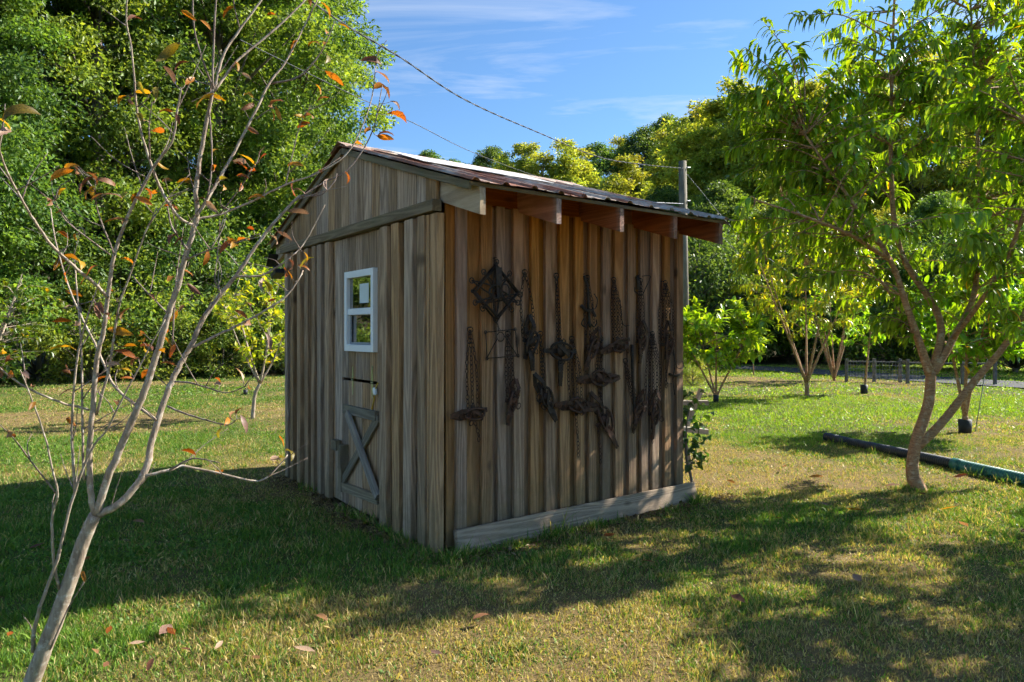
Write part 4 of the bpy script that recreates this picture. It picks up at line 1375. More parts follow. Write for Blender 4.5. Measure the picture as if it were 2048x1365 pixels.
def round_tips(c, rx, rz, n, seed, lo=.0):
    r = random.Random(seed); o = []
    while len(o) < n:
        v = Vector((r.gauss(0, 1), r.gauss(0, 1), r.gauss(0, 1))).normalized() * r.uniform(.35, 1) ** .5
        if v.z > lo - 1: o.append((c[0] + v.x * rx, c[1] + v.y * rx, c[2] + v.z * rz))
    return o


def fan_limbs(base, n, spread, h, r, seed, low=.1):
    rr = random.Random(seed); o = []
    b = Vector(base)
    o.append([(b.x, b.y, -.05, r * 1.3), (b.x + .01, b.y, low * .5, r * 1.1), (b.x, b.y, low, r)])
    for i in range(n):
        a = 6.28 * i / n + rr.uniform(-.3, .3); s_ = spread * rr.uniform(.6, 1)
        o.append([(b.x, b.y, low, r * .75), (b.x + s_ * .35 * math.cos(a), b.y + s_ * .35 * math.sin(a), low + h * .35, r * .55), (b.x + s_ * .7 * math.cos(a), b.y + s_ * .7 * math.sin(a), low + h * .7, r * .35), (b.x + s_ * math.cos(a), b.y + s_ * math.sin(a), low + h, r * .12)])
    return o


def guard(p, r, h):
    m = MB()
    m.tube([(0, 0, -.01), (0, 0, h)], [r * .92, r], 14)
    return m


# peach tree in the middle distance (yellowing)
b = on_ground(1613, 792)
leafy_tree('peach_tree', 'yellowing peach tree with thin spreading pale stems in mid lawn', tuple(b), fan_limbs(b, 5, 1.5, 2.9, .045, 3, .3), round_tips((b.x + .0, b.y, 3.0), 1.9, 1.6, 210, 4), .6, 24, .17, YPEACH, 12, group='peach trees of the orchard', hang=.35)
# leafy small tree beside the shed
b = on_ground(1432, 806)
T = leafy_tree('fruit_sapling', 'small broad leafed fruit tree standing by the utility pole', tuple(b), fan_limbs(b, 4, .75, 1.3, .035, 5, .12), round_tips((b.x, b.y, 1.5), 1.2, .75, 110, 6), .5, 20, .19, [(.12, .19, .03), (.19, .25, .035), (.085, .16, .03)], 14, group='young fruit trees', droop=.22, aspect=.42, hang=.0)
guard(b, .06, .17).build('trunk_guard', M['pot'], T)
# tree with black guard at right
b = on_ground(1930, 866)
T = leafy_tree('fruit_sapling', 'young fruit tree with twin stems in a black bucket guard', tuple(b), fan_limbs(b, 3, .5, 1.7, .04, 7, .25), round_tips((b.x + .1, b.y, 1.75), 1.05, .8, 110, 8), .45, 20, .15, PEACH, 15, group='young fruit trees', droop=.3, aspect=.45, hang=.1)
guard(b, .09, .2).build('trunk_guard', M['pot'], T)
m = MB(); m.tube([(.22, .1, 0), (.42, .12, 1.1)], .007, 6); m.build('stake', M['steel'], T)
# far shrubby tree, small sapling by fence, and a tiny one
b = on_ground(1668, 762)
leafy_tree('fruit_bush', 'many stemmed bushy fruit tree standing before the fence', tuple(b), fan_limbs(b, 8, .9, 2.2, .05, 9, .05), round_tips((b.x, b.y, 2.2), 1.3, 1.3, 80, 10), .5, 16, .15, PEACH, 16, group='young fruit trees', droop=.2, aspect=.5, hang=.0)
b = on_ground(1728, 788)
T = leafy_tree('fruit_sapling', 'thin leaning sapling with black pot at its foot before the fence', tuple(b), [[(b.x, b.y, -.02, .03), (b.x + .08, b.y, .8, .024), (b.x + .18, b.y, 1.7, .012)]], round_tips((b.x + .05, b.y, 1.5), .6, .55, 34, 11), .35, 14, .12, PEACH, 17, group='young fruit trees', droop=.2, aspect=.45, hang=.0)
guard(b, .085, .22).build('trunk_guard', M['pot'], T)
b = on_ground(1507, 752)
leafy_tree('fruit_sapling', 'tiny staked sapling on the bare patch near the road', tuple(b), [[(b.x, b.y, -.02, .02), (b.x, b.y, .5, .015), (b.x + .03, b.y, 1.0, .006)]], round_tips((b.x, b.y, .85), .28, .4, 18, 12), .25, 12, .10, [(.2, .22, .12), (.14, .18, .06)], 18, group='young fruit trees', droop=.1, aspect=.5, hang=.0)
# sapling left of the shed
b = on_ground(505, 838)
leafy_tree('fruit_sapling', 'slender yellow green sapling on the lawn left of the shed', tuple(b), [[(b.x, b.y, -.03, .035), (b.x + .04, b.y, .4, .03), (b.x + .13, b.y, .62, .026)]] + [[(b.x + .13, b.y, .6, .018), (b.x + .13 + .3 * math.cos(a), b.y + .3 * math.sin(a), 1.2, .012), (b.x + .1 + .6 * math.cos(a), b.y + .6 * math.sin(a), 2.1, .005)] for a in (.2, 1.5, 2.6, 3.4, 4.4, 5.4)],
           round_tips((b.x + .1, b.y, 1.75), .85, .9, 110, 13), .5, 16, .10, [(.19, .22, .035), (.13, .18, .03), (.27, .25, .05)], 19, group='young fruit trees', bark_m='bark_sap', droop=.2, aspect=.5, hang=.0)
m = MB(); m.tube([(0, 0, 0), (0, 0, .12)], .05, 10); q = on_ground(491, 790); tag(m.build('plant_pot', M['pot'], None, q), 'small dark pot on the grass behind the slender sapling', 'pot')
# leafy fruit branches at the left margin
b = on_ground(-40, 822)
leafy_tree('pear_tree', 'small leafy pear tree cut by the picture edge behind the bare sapling', tuple(b), fan_limbs(b, 5, 1.1, 2.3, .045, 21, .3), round_tips((b.x + .2, b.y, 1.7), 1.35, 1.0, 90, 22), .5, 16, .12, [(.04, .075, .02), (.055, .09, .02), (.07, .085, .02)], 20, group='young fruit trees', bark_m='bark_sap', droop=.2, aspect=.5, hang=.05)

# ---------------------------------------------------------------- bare sapling in front
SD = 2.75
sap = tag(empty('bare_sapling', at(48, HY + F * EYE / SD, SD)), 'nearly bare foreground sapling with pale bark and few autumn leaves', 'tree')
SB = Vector(sap.location)
# name, pixels, start radius px, end radius px, depth start, depth end
br = [('trunk', [(46, 1412), (75, 1335), (120, 1220), (165, 1090), (190, 1030)], 21, 14.5, 2.75, 2.72),
      ('limb', [(190, 1032), (181, 980), (179, 900), (184, 840), (194, 720), (206, 670), (216, 595), (229, 511), (256, 434), (304, 340), (344, 282), (355, 220), (363, 176)], 9, 2.2, 2.72, 2.45),
      ('limb', [(192, 1030), (215, 960), (256, 860), (290, 781), (317, 696), (337, 629), (357, 568), (374, 501), (394, 434), (392, 385), (401, 311), (418, 220), (427, 180)], 11, 4.6, 2.72, 2.62),
      ('limb', [(196, 1030), (235, 1010), (270, 975), (295, 930), (306, 875), (334, 787), (357, 737), (381, 693), (404, 643), (431, 602), (472, 552), (505, 504), (539, 457), (586, 405), (600, 392)], 11, 3.4, 2.72, 3.05),
      ('branch', [(427, 180), (425, 146), (432, 0), (436, -60)], 3.4, 2, 2.62, 2.55), ('branch', [(427, 182), (407, 125), (388, 55), (385, -40)], 3.2, 2, 2.62, 2.5),
      ('branch', [(428, 182), (447, 110), (480, 59), (520, 4), (550, -50)], 4, 2.2, 2.62, 2.75), ('branch', [(480, 59), (470, 20), (462, -30)], 2.2, 1.4, 2.7, 2.65),
      ('branch', [(428, 184), (476, 121), (542, 66), (604, 7), (650, -50)], 4, 2.2, 2.62, 2.9),
      ('branch', [(600, 392), (641, 390), (667, 366), (674, 348)], 3, 1.4, 3.05, 3.1), ('branch', [(590, 402), (640, 370), (700, 335), (745, 262), (765, 170)], 3, 1.3, 3.04, 3.25),
      ('branch', [(384, 696), (438, 669), (492, 643), (539, 616), (573, 592), (600, 555), (606, 541)], 4.6, 1.8, 2.86, 3.05),
      ('branch', [(472, 553), (519, 552), (553, 535), (586, 511), (603, 494), (620, 467), (650, 410)], 3.6, 1.5, 2.95, 3.1),
      ('branch', [(290, 953), (340, 940), (365, 933), (430, 945), (500, 961), (530, 958), (560, 930), (575, 910)], 5, 1.5, 2.74, 3.0), ('branch', [(340, 940), (385, 918), (440, 926)], 3.2, 1.4, 2.77, 2.7),
      ('branch', [(350, 764), (381, 766), (418, 777), (455, 786), (489, 774)], 3.2, 1.3, 2.82, 2.6), ('branch', [(335, 813), (371, 828), (411, 840), (455, 850), (475, 838)], 3.0, 1.2, 2.8, 2.6),
      ('branch', [(385, 440), (440, 429), (495, 407), (571, 370), (641, 344), (700, 300), (740, 210), (752, 130)], 4, 1.4, 2.65, 3.0),
      ('branch', [(393, 432), (414, 400), (440, 355), (469, 304), (509, 227), (538, 168), (571, 125), (604, 62), (640, -10)], 5, 2.0, 2.64, 2.95), ('branch', [(538, 168), (597, 154), (641, 106), (670, 44)], 3, 1.3, 2.85, 2.9),
      ('branch', [(388, 452), (359, 436), (326, 388), (308, 344), (289, 289), (275, 227), (269, 165), (262, 92), (253, 44), (255, -20)], 4.6, 2, 2.64, 2.35), ('branch', [(300, 319), (298, 256), (304, 205)], 2.6, 1.3, 2.5, 2.4),
      ('branch', [(374, 498), (344, 454), (330, 396), (300, 330)], 3, 1.4, 2.64, 2.7), ('branch', [(418, 220), (423, 280), (423, 340), (414, 400)], 2.6, 2.0, 2.62, 2.66),
      ('branch', [(216, 595), (189, 568), (145, 531), (101, 488), (67, 440), (44, 400), (18, 352), (0, 304), (2, 265)], 5, 2.4, 2.56, 2.0),
      ('branch', [(313, 841), (236, 781), (209, 730), (189, 686), (162, 632), (135, 568), (111, 481), (101, 417)], 4.2, 1.6, 2.76, 3.1),
      ('branch', [(178, 820), (118, 804), (50, 774), (0, 737), (-40, 700)], 3.6, 2, 2.66, 2.3),
      ('branch', [(66, 1304), (68, 1260), (85, 1200), (115, 1119), (137, 1026), (163, 945), (189, 890), (214, 860), (236, 815), (290, 713), (330, 640)], 5.6, 1.6, 2.74, 2.5),
      ('branch', [(118, 1178), (107, 1119), (105, 1034), (115, 990), (107, 949), (89, 871), (60, 790), (40, 740)], 4.4, 1.4, 2.72, 2.4),
      ('branch', [(150, 985), (144, 860), (152, 737), (170, 650), (200, 560)], 4, 1.8, 2.66, 2.5), ('branch', [(168, 960), (165, 860), (163, 703), (152, 562), (150, 520)], 3.6, 1.5, 2.68, 2.75),
      ('branch', [(192, 830), (216, 747), (229, 670), (239, 609), (263, 542), (286, 477), (313, 417)], 4.2, 1.6, 2.66, 2.45),
      ('branch', [(115, 990), (60, 920), (30, 880), (0, 850)], 2.6, 1.4, 2.66, 2.3), ('branch', [(220, 510), (180, 480), (130, 440), (110, 400)], 2.4, 1.2, 2.5, 2.3),
      ('branch', [(229, 511), (195, 420), (190, 360)], 2.4, 1.2, 2.52, 2.4), ('branch', [(337, 629), (280, 570), (265, 550)], 2.4, 1.2, 2.68, 2.8), ('branch', [(400, 640), (440, 590), (430, 560), (436, 500), (440, 440)], 2.4, 1.2, 2.88, 2.9),
      ('branch', [(372, 520), (420, 500), (470, 485), (520, 468)], 2.6, 1.2, 2.66, 2.6), ('branch', [(345, 690), (349, 600), (352, 560)], 2.6, 1.4, 2.8, 2.75), ('branch', [(100, 1300), (135, 1220), (168, 1165)], 2.4, 1.4, 2.73, 2.6),
      ('branch', [(571, 370), (580, 330), (600, 250), (620, 215)], 2, 1.0, 2.85, 2.85), ('branch', [(509, 240), (545, 215)], 1.8, 1, 2.8, 2.8), ('branch', [(440, 429), (485, 370), (510, 330)], 2.2, 1, 2.7, 2.6)]
bpts = []
for nm, pts, r0, r1, d0, d1 in br:
    q = []
    for i, (a, b) in enumerate(pts):
        t = i / (len(pts) - 1)
        d = d0 + (d1 - d0) * t
        p = at(a, b, d) - SB
        q.append((p.x, p.y, p.z, (r0 + (r1 - r0) * t) / F * d * (.8 if nm == 'trunk' else .7)))
    sp = spline(q, 5)
    sp = [p + np.array([*(RNG.normal(size=3) * min(.0012, p[3] * .12)), 0]) if 0 < i < len(sp) - 1 else p for i, p in enumerate(sp)]
    m = MB(); m.tube([tuple(p[:3]) for p in sp], [max(p[3], .0012) for p in sp], 9 if r0 > 6 else 6)
    m.build(nm, M['bark_sap'] if r0 > 3.5 else M['bark_twig'], sap)
    bpts += [Vector(p[:3]) + SB for p in sp]
tw = random.Random(44)
for k in range(95):
    p = tw.choice(bpts[30:])
    d = Vector((tw.uniform(-1, 1), tw.uniform(-.6, .6), tw.uniform(.1, 1.1))).normalized()
    ln = tw.uniform(.05, .26)
    q = [p - SB, p - SB + d * ln * .5 + Vector((0, 0, .01)), p - SB + d * ln + Vector((tw.uniform(-.03, .03), 0, tw.uniform(0, .04)))]
    m = MB(); m.tube([tuple(v) for v in spline([tuple(v) for v in q], 4)], list(np.linspace(.0026, .0010, 9)), 5); m.build('twig', M['bark_twig'], sap)
M['blue_paint'] = plain('bluish_trunk_wrap', (0.16, 0.27, 0.30), 0.8, 0, 0.5, 25)
bpx = np.array([((p.x / p.y) * F + HX, HY - (p.z - EYE) / p.y * F, p.y) for p in bpts])


def aut_leaf(seed, flat=False):
    rng = random.Random(seed)
    v, f = [], []
    rows = 6
    wp = [.05, .62, .98, 1.0, .68, .03]
    curl = rng.uniform(.5, 2.4); foldv = rng.uniform(.2, .9); twist = rng.uniform(-1.4, 1.4)
    if flat: curl, foldv, twist = rng.uniform(-.3, .5), rng.uniform(.1, .4), rng.uniform(-.4, .4)
    d = Vector((1, 0, 0)); p = Vector((.0, 0, 0))
    for j in range(rows):
        w = (.2 if flat else .15) * wp[j] * (1 + rng.uniform(-.12, .12))
        tw = twist * j / rows
        s_ = Vector((0, math.cos(tw), math.sin(tw))); nn = d.cross(s_)
        v += [p + s_ * w + nn * w * foldv, p.copy(), p - s_ * w + nn * w * foldv * rng.uniform(.5, 1.2)]
        p = p + d * (1 / (rows - 1)); d = (Matrix.Rotation(curl / rows, 3, 'Y') @ d)
    for j in range(rows - 1):
        for c in range(2):
            a = j * 3 + c; f.append((a, a + 1, a + 4, a + 3))
    m = MB(); m.add(v, f, True)
    return m


AUT = {}
for k in 'yobpg':
    AUT[k] = []
    for j in range(4):
        me = aut_leaf(ord(k) * 10 + j).mesh('leaf'); me.materials.append(M['aut_' + k]); AUT[k].append(me)
    AUT[k + 'f'] = []
    for j in range(3):
        me = aut_leaf(ord(k) * 10 + j, True).mesh('leaf'); me.materials.append(M['aut_' + k]); AUT[k + 'f'].append(me)
LV = '337,101,52,g 360,125,28,b 345,148,32,p 412,187,62,y 380,160,28,o 475,130,26,y 492,150,18,p 498,186,26,y 658,18,32,y 628,80,28,y 650,85,22,y 669,155,35,o 748,118,38,b 640,175,24,y 645,195,22,o 768,150,30,o 775,180,26,b 800,228,42,o 770,262,30,b 795,208,24,b 30,215,62,g 12,240,40,y 15,262,38,p 118,345,40,o 138,330,28,y 150,340,28,b 165,365,40,b 195,390,30,o 190,352,28,b 215,360,34,b 228,388,28,p 250,385,24,g 270,390,28,y 287,400,28,o 302,385,30,o 228,437,38,o 250,440,22,p 340,473,32,b 242,195,28,y 257,198,28,b 280,170,28,g 310,182,30,g 370,362,34,g 330,360,24,y 375,358,32,y 485,328,28,o 497,318,28,y 485,350,20,o 484,372,25,o 510,340,24,o 545,210,26,p 548,232,18,o 585,327,32,y 583,375,34,o 603,378,28,p 620,225,28,b 607,248,24,o 592,420,36,p 555,478,26,p 572,472,28,p 460,480,28,y 487,475,32,o 95,400,20,b 105,405,22,b 150,470,18,o 120,520,40,y 150,515,34,y 165,520,34,y 178,540,32,o 130,555,34,o 145,585,28,o 166,560,24,o 195,610,36,b 218,630,26,b 242,622,34,b 127,640,36,o 148,646,30,p 132,613,24,p 158,615,24,p 200,668,34,o 235,662,44,y 277,665,28,y 298,690,34,b 285,680,34,y 252,705,36,o 268,718,30,b 225,725,24,p 340,685,36,y 330,700,24,y 338,725,26,b 250,738,26,y 290,745,30,o 255,755,20,o 130,735,38,b 200,755,38,o 130,690,40,y 140,840,26,o 48,743,28,p 65,770,18,b 20,715,34,b 12,700,30,y 130,780,30,p 230,800,32,p 388,578,28,b 375,543,24,o 450,490,34,o 470,485,34,y 415,516,28,o 505,643,32,b 482,627,26,b 500,608,18,b 537,602,30,o 520,570,34,p 540,575,28,g 590,530,28,b 575,545,30,o 608,522,32,g 540,680,30,p 460,828,26,b 475,820,20,b 548,915,24,p 565,912,22,g 555,925,18,p 182,375,30,y 20,745,24,o 440,355,24,g 452,372,22,y 430,300,20,y 395,395,22,b 355,480,24,b 355,235,20,b 345,700,26,o 260,690,26,y'
tipl = [q for nm, pts, *_ in br if nm == 'branch' for q in pts[-2:]]
for k in range(85):
    q = random.choice(tipl)
    LV += f' {q[0] + U(-26, 26):.0f},{q[1] + U(-30, 26):.0f},{U(18, 34):.0f},{random.choice("oyoypgbo")}'
for w_ in LV.split():
    a, b, sz, k = w_.split(','); a, b, sz = float(a), float(b), float(sz)
    i = int(np.argmin((bpx[:, 0] - a) ** 2 + (bpx[:, 1] - b) ** 2))
    d = bpx[i, 2] + U(-.04, .04)
    c = at(a, b, d)
    L_ = sz / F * d * 1.3
    away = c - bpts[i]
    if away.length < .02: away = Vector((U(-1, 1), U(-.4, .4), U(-.2, 1)))
    away = (away.normalized() + Vector((U(-.5, .5), U(-.5, .5), U(-.5, .6)))).normalized()
    base_ = c - away * L_ * .5
    rotm = away.to_track_quat('X', 'Z').to_matrix().to_4x4() @ Matrix.Rotation(U(-1.4, 1.4), 4, 'X')
    o = link('leaf', AUT[k][random.randrange(4)], None, sap, base_ - SB, rotm.to_euler(), (L_,) * 3)
    if (base_ - bpts[i]).length > .012:
        m = MB(); mid = (base_ + bpts[i]) / 2 + Vector((0, 0, -.006)); m.tube([bpts[i] - SB, mid - SB, base_ - SB + away * L_ * .1], [.0016, .0013, .001], 5)
        m.build('leaf_stalk', M['bark_twig'], sap)

# fallen leaves on the lawn
fall = '318,1290,44,p 290,1305,24,p 335,1275,28,o 222,1272,22,o 195,1330,26,b 216,1345,22,b 305,1340,30,b 360,1318,22,b 630,1325,40,p 655,1262,30,b 945,1258,34,b 885,1330,26,p 1070,1290,20,b 520,1340,24,b 430,1320,22,p 15,1293,22,o 1617,965,26,y 1730,1033,28,y 1877,1032,30,y 1918,1056,26,o 1866,1062,22,g 1565,943,20,o 1562,1050,24,o 1490,1225,36,b 1310,1140,22,o 1800,980,24,b 1905,965,26,o 1470,978,20,y 1705,1165,30,p 2040,1077,22,o 1230,1082,24,o 1850,1000,20,b 1640,1018,20,b 90,1100,24,b 265,1055,22,b 155,1140,22,o'
for w_ in fall.split():
    a, b, sz, k = w_.split(','); p = on_ground(float(a), float(b))
    o = link('fallen_leaf', AUT[k + 'f'][random.randrange(3)], None, None, p + Vector((0, 0, .05)), (U(-.4, .4), U(-.3, .2), U(0, 6.28)), (float(sz) * 1.2 / F * p.y,) * 3)
    nm = {'p': 'pale tan', 'o': 'orange', 'b': 'dark brown', 'y': 'bright yellow', 'g': 'greenish yellow'}[k]
    marks = [((150, 1250), 'beside the bare sapling trunk'), ((320, 1300), 'on the sunny grass right of the bare sapling'), ((640, 1310), 'on near grass below the shed corner'), ((960, 1300), 'on near grass in front of the plank'), ((1250, 1080), 'by the foot of the plank'),
             ((1560, 950), 'between shed corner and peach trunk'), ((1850, 1010), 'under the nearest peach tree'), ((1500, 1200), 'in the dappled shade of the near lawn'), ((2040, 1077), 'at the picture edge near the green pipe'), ((1730, 1160), 'in shade before the nearest peach tree')]
    where = min(marks, key=lambda q: math.hypot(q[0][0] - float(a), q[0][1] - float(b)))[1]
    size_ = 'large' if float(sz) > 29 else 'small'
    tag(o, f'{size_} {nm} dry leaf {where}', 'leaf', 'fallen leaves on the lawn')

# ---------------------------------------------------------------- pole, wires, pipe, fence, rack, vine
pb = on_ground(1370, 757)
pole = tag(empty('utility_pole', pb), 'tall weathered wooden utility pole beyond the shed', 'pole')
ptop = at(1365, 323, pb.y) - pb
m = MB(); m.tube([(0, 0, -.1), ptop * .5, ptop], [.165, .145, .125], 14); m.build('shaft', M['pole'], pole)
m = MB(); m.tube([(-.16, -.05, ptop.z - .22), (.16, -.05, ptop.z - .22)], .022, 8); m.build('insulator', M['steel'], pole)
m = MB(); m.tube([(-.16, -.05, ptop.z - 1.3), (.16, -.05, ptop.z - 1.3)], .022, 8); m.build('insulator', M['steel'], pole)
HOOK = at(1366, 337, pb.y - .15)


def cable(name, pts, r, label, twist=False, mat='cable'):
    sp = [Vector(p) for p in spline([tuple(p) for p in pts], 24)]
    b0 = sp[0].copy()
    m = MB()
    if twist:
        L_ = [0]
        for a, b in zip(sp[:-1], sp[1:]): L_.append(L_[-1] + (b - a).length)
        n = 700
        fine, j = [], 0
        for i in range(n):
            t = L_[-1] * i / (n - 1)
            while j < len(L_) - 2 and L_[j + 1] < t: j += 1
            fine.append((sp[j].lerp(sp[j + 1], (t - L_[j]) / max(1e-6, L_[j + 1] - L_[j])), t))
        for k in range(2):
            pts_ = []
            for i, (p, t) in enumerate(fine):
                tg = (fine[min(i + 1, n - 1)][0] - fine[max(i - 1, 0)][0]).normalized()
                s1 = tg.cross(Vector((0, 0, 1))).normalized(); s2 = tg.cross(s1)
                a = t * 10 + k * PI
                pts_.append(p - b0 + (s1 * math.cos(a) + s2 * math.sin(a)) * r * .9)
            mm = MB(); mm.tube(pts_, r, 5, False)
            if k == 0: root = tag(empty(name, b0), label, 'cable')
            mm.build('strand', M['cable'], root)
        return
    m.tube([p - b0 for p in sp], r, 5, False)
    tag(m.build(name, M[mat], None, b0), label, 'cable')


cable('overhead_cable', [at(590, -20, 8.2), at(690, 50, 9.0), at(800, 115, 10.2), at(930, 200, 12.0), at(1075, 265, 14.6), at(1200, 315, 17.5), at(1290, 330, 19.8), HOOK], .0078, 'thick twisted power cable running from the pole over the shed', True)
cable('thin_wire', [at(480, 80, 12), at(690, 183, 14), at(830, 248, 17), at(945, 305, 21), at(1070, 352, 26), at(1200, 395, 33)], .010, 'thin dark wire crossing the sky below the twisted cable')
cable('thin_wire', [at(1200, 408, 15.5), at(1290, 405, 19), at(1366, 408, pb.y - .15)], .010, 'short pale wire reaching the pole at roof height', mat='steel')
cable('thin_wire', [at(1366, 340, pb.y - .1), at(1400, 380, 23), at(1450, 440, 24), at(1500, 490, 25.5), at(1600, 560, 29)], .010, 'pale wire sagging from the pole top down to the woods', mat='steel')
cable('thin_wire', [at(1366, 410, pb.y - .1), at(1440, 470, 24), at(1500, 530, 26), at(1580, 600, 29)], .009, 'lower wire dropping from the pole behind the peach tree', mat='steel')

# corrugated pipe on the grass
def ribbed(pts, r, pitch, mat, name, parent, b0):
    sp = spline([tuple(p) for p in pts], 12)
    P = [Vector(p) for p in sp]
    L_ = [0]
    for a, b in zip(P[:-1], P[1:]): L_.append(L_[-1] + (b - a).length)
    n = int(L_[-1] / pitch * 4)
    out, rad, j = [], [], 0
    for i in range(n + 1):
        t = L_[-1] * i / n
        while j < len(L_) - 2 and L_[j + 1] < t: j += 1
        out.append(P[j].lerp(P[j + 1], (t - L_[j]) / max(1e-6, L_[j + 1] - L_[j])) - b0)
        rad.append(r * (1.0 if i % 4 in (0, 1) else .88))
    m = MB(); m.tube(out, rad, 16); m.build(name, mat, parent)


PR = .060
g0, g1, g2, g3 = on_ground(1652, 884), on_ground(1790, 912), on_ground(1915, 941), on_ground(2075, 978)
up = Vector((0, 0, PR))
g4 = g3 + (g3 - g2) * 1.5
pr_ = tag(empty('drain_pipe', g0), 'corrugated drain pipe on the lawn, black then green', 'pipe')
mid_ = (g0 + g1) / 2
ribbed([g0 + up + Vector((0, 0, .01)), mid_ + up * .8 + Vector((.02, .04, 0)), g1 + up * .9 + Vector((0, -.03, 0)), g2 + up], PR, .03, M['pipe_b'], 'black_length', pr_, g0)
ribbed([g2 + up, g3 + up, g4 + up], PR * 1.06, .03, M['pipe_g'], 'green_length', pr_, g0)
d_ = (g3 - g2).normalized()
m = MB(); m.tube([g2 + up - d_ * .05 - g0, g2 + up + d_ * .05 - g0], PR * 1.14, 16); m.build('coupling', M['pipe_g'], pr_)

# fence before the road
fr = empty('rail_fence', on_ground(1695, 768))
tag(fr, 'low grey wooden rail fence between lawn and road', 'fence')
fb = Vector(fr.location)
fp = [at(px, HY, d) for px, d in ((1693, 20.6), (1748, 20.4), (1800, 20.2), (1815, 19.8), (1858, 19.6), (1925, 19.4), (1990, 19.2))]
for p in fp:
    board('post', M['fence'], fr, (p.x - fb.x, p.y - fb.y, .34), (.075, .075, .74))
for a, b in zip(fp[:-1], fp[1:]):
    for z in (.62, ):
        A, B = Vector((a.x, a.y - .07, z)) - fb, Vector((b.x, b.y - .07, z)) - fb
        m = MB(); bar(m, A, B, .035, .09); m.build('rail', M['fence'], fr)
wm = MB()
A, B = fp[0] - fb, fp[4] - fb
for k in range(26):
    q = A.lerp(B, k / 25); wm.tube([(q.x, q.y - .05, .04), (q.x, q.y - .05, .6)], .003, 4, False)
for z in (.1, .25, .4, .52):
    wm.tube([(A.x, A.y - .05, z), (B.x, B.y - .05, z)], .003, 4, False)
wm.build('wire_mesh', M['steel'], fr)['kind'] = 'stuff'

# wooden frame sticking out behind the shed
rk = tag(empty('wooden_rack', on_ground(1378, 985) + Vector((0.1, 1.1, 0))), 'weathered wooden rack sticking out behind the shed corner', 'rack')
kb = Vector(rk.location); RDp = kb.y
def rack_bar(a, b, w, t, name, dd=0.0):
    A, B = at(*a, RDp + dd) - kb, at(*b, RDp + dd) - kb
    d = (B - A); ln = d.length; d.normalize(); yv = Vector((0, 1, 0)); x_ = yv.cross(d).normalized()
    R = Matrix((x_, d.cross(x_), d)).transposed()
    board(name, M['grey_wood'], rk, (A + B) / 2, (w, t, round(ln, 3)), R.to_euler())
rack_bar((1310, 806), (1415, 806), .05, .09, 'rail')
rack_bar((1310, 852), (1415, 864), .055, .09, 'rail')
rack_bar((1403, 778), (1352, 905), .05, .05, 'leg', .09)
rack_bar((1345, 780), (1380, 935), .05, .05, 'leg', -.09)
rack_bar((1352, 905), (1330, 985), .05, .05, 'leg', .09)

# climbing plant at the shed corner
vb = on_ground(1384, 998)
vine = tag(empty('climbing_plant', vb), 'green climbing plant on a dead stem at the shed corner', 'plant')
stems = [[(1384, 1000), (1383, 960), (1374, 925), (1372, 880), (1376, 830), (1388, 795)], [(1380, 940), (1390, 900), (1396, 870), (1402, 830)], [(1374, 900), (1366, 860), (1364, 810), (1368, 780)], [(1378, 925), (1394, 915), (1404, 925)]]
lpos = []
for i, st in enumerate(stems):
    q = [at(a, b, vb.y + (.03 * i)) - vb for a, b in st]
    q[0].z = max(q[0].z, -.02)
    sp = spline([tuple(p) for p in q], 6)
    m = MB(); m.tube([tuple(p) for p in sp], list(np.linspace(.017 if i == 0 else .005, .003, len(sp))), 6); m.build('stem', M['bark_tree'] if i == 0 else M['leaf_vine'], vine)
    lpos += [Vector(p) for p in (sp[len(sp) // 3:] if i == 0 else sp[3:])]
vm = []
for j in range(3):
    m = MB()
    v = [(0, 0, 0), (.32, .42, .08), (.55, .30, .06), (1, 0, -.12), (.55, -.30, .06), (.32, -.42, .08), (.5, 0, -.02)]
    m.add([(a, b * (1 + .1 * j), c * (1 + j)) for a, b, c in v], [(0, 6, 1), (1, 6, 2), (2, 6, 3), (3, 6, 4), (4, 6, 5), (5, 6, 0)])
    me = m.mesh('leaf'); me.materials.append(M['leaf_vine']); vm.append(me)
for k in range(92):
    p = random.choice(lpos) + Vector((U(-.09, .10), U(-.09, .05), U(-.07, .08)))
    s_ = U(.05, .095)
    link('leaf', vm[k % 3], None, vine, p, (U(-.6, .6), U(-.1, .9), U(0, 6.28)), (s_,) * 3)

# bushy tuft at pole foot
plant_tree('pole_shrub', T_bush[1], on_ground(1386, 770) + Vector((0, 0, -.05)), .30, 1.0, 'low grey green tuft at the foot of the utility pole', None, 'shrub')

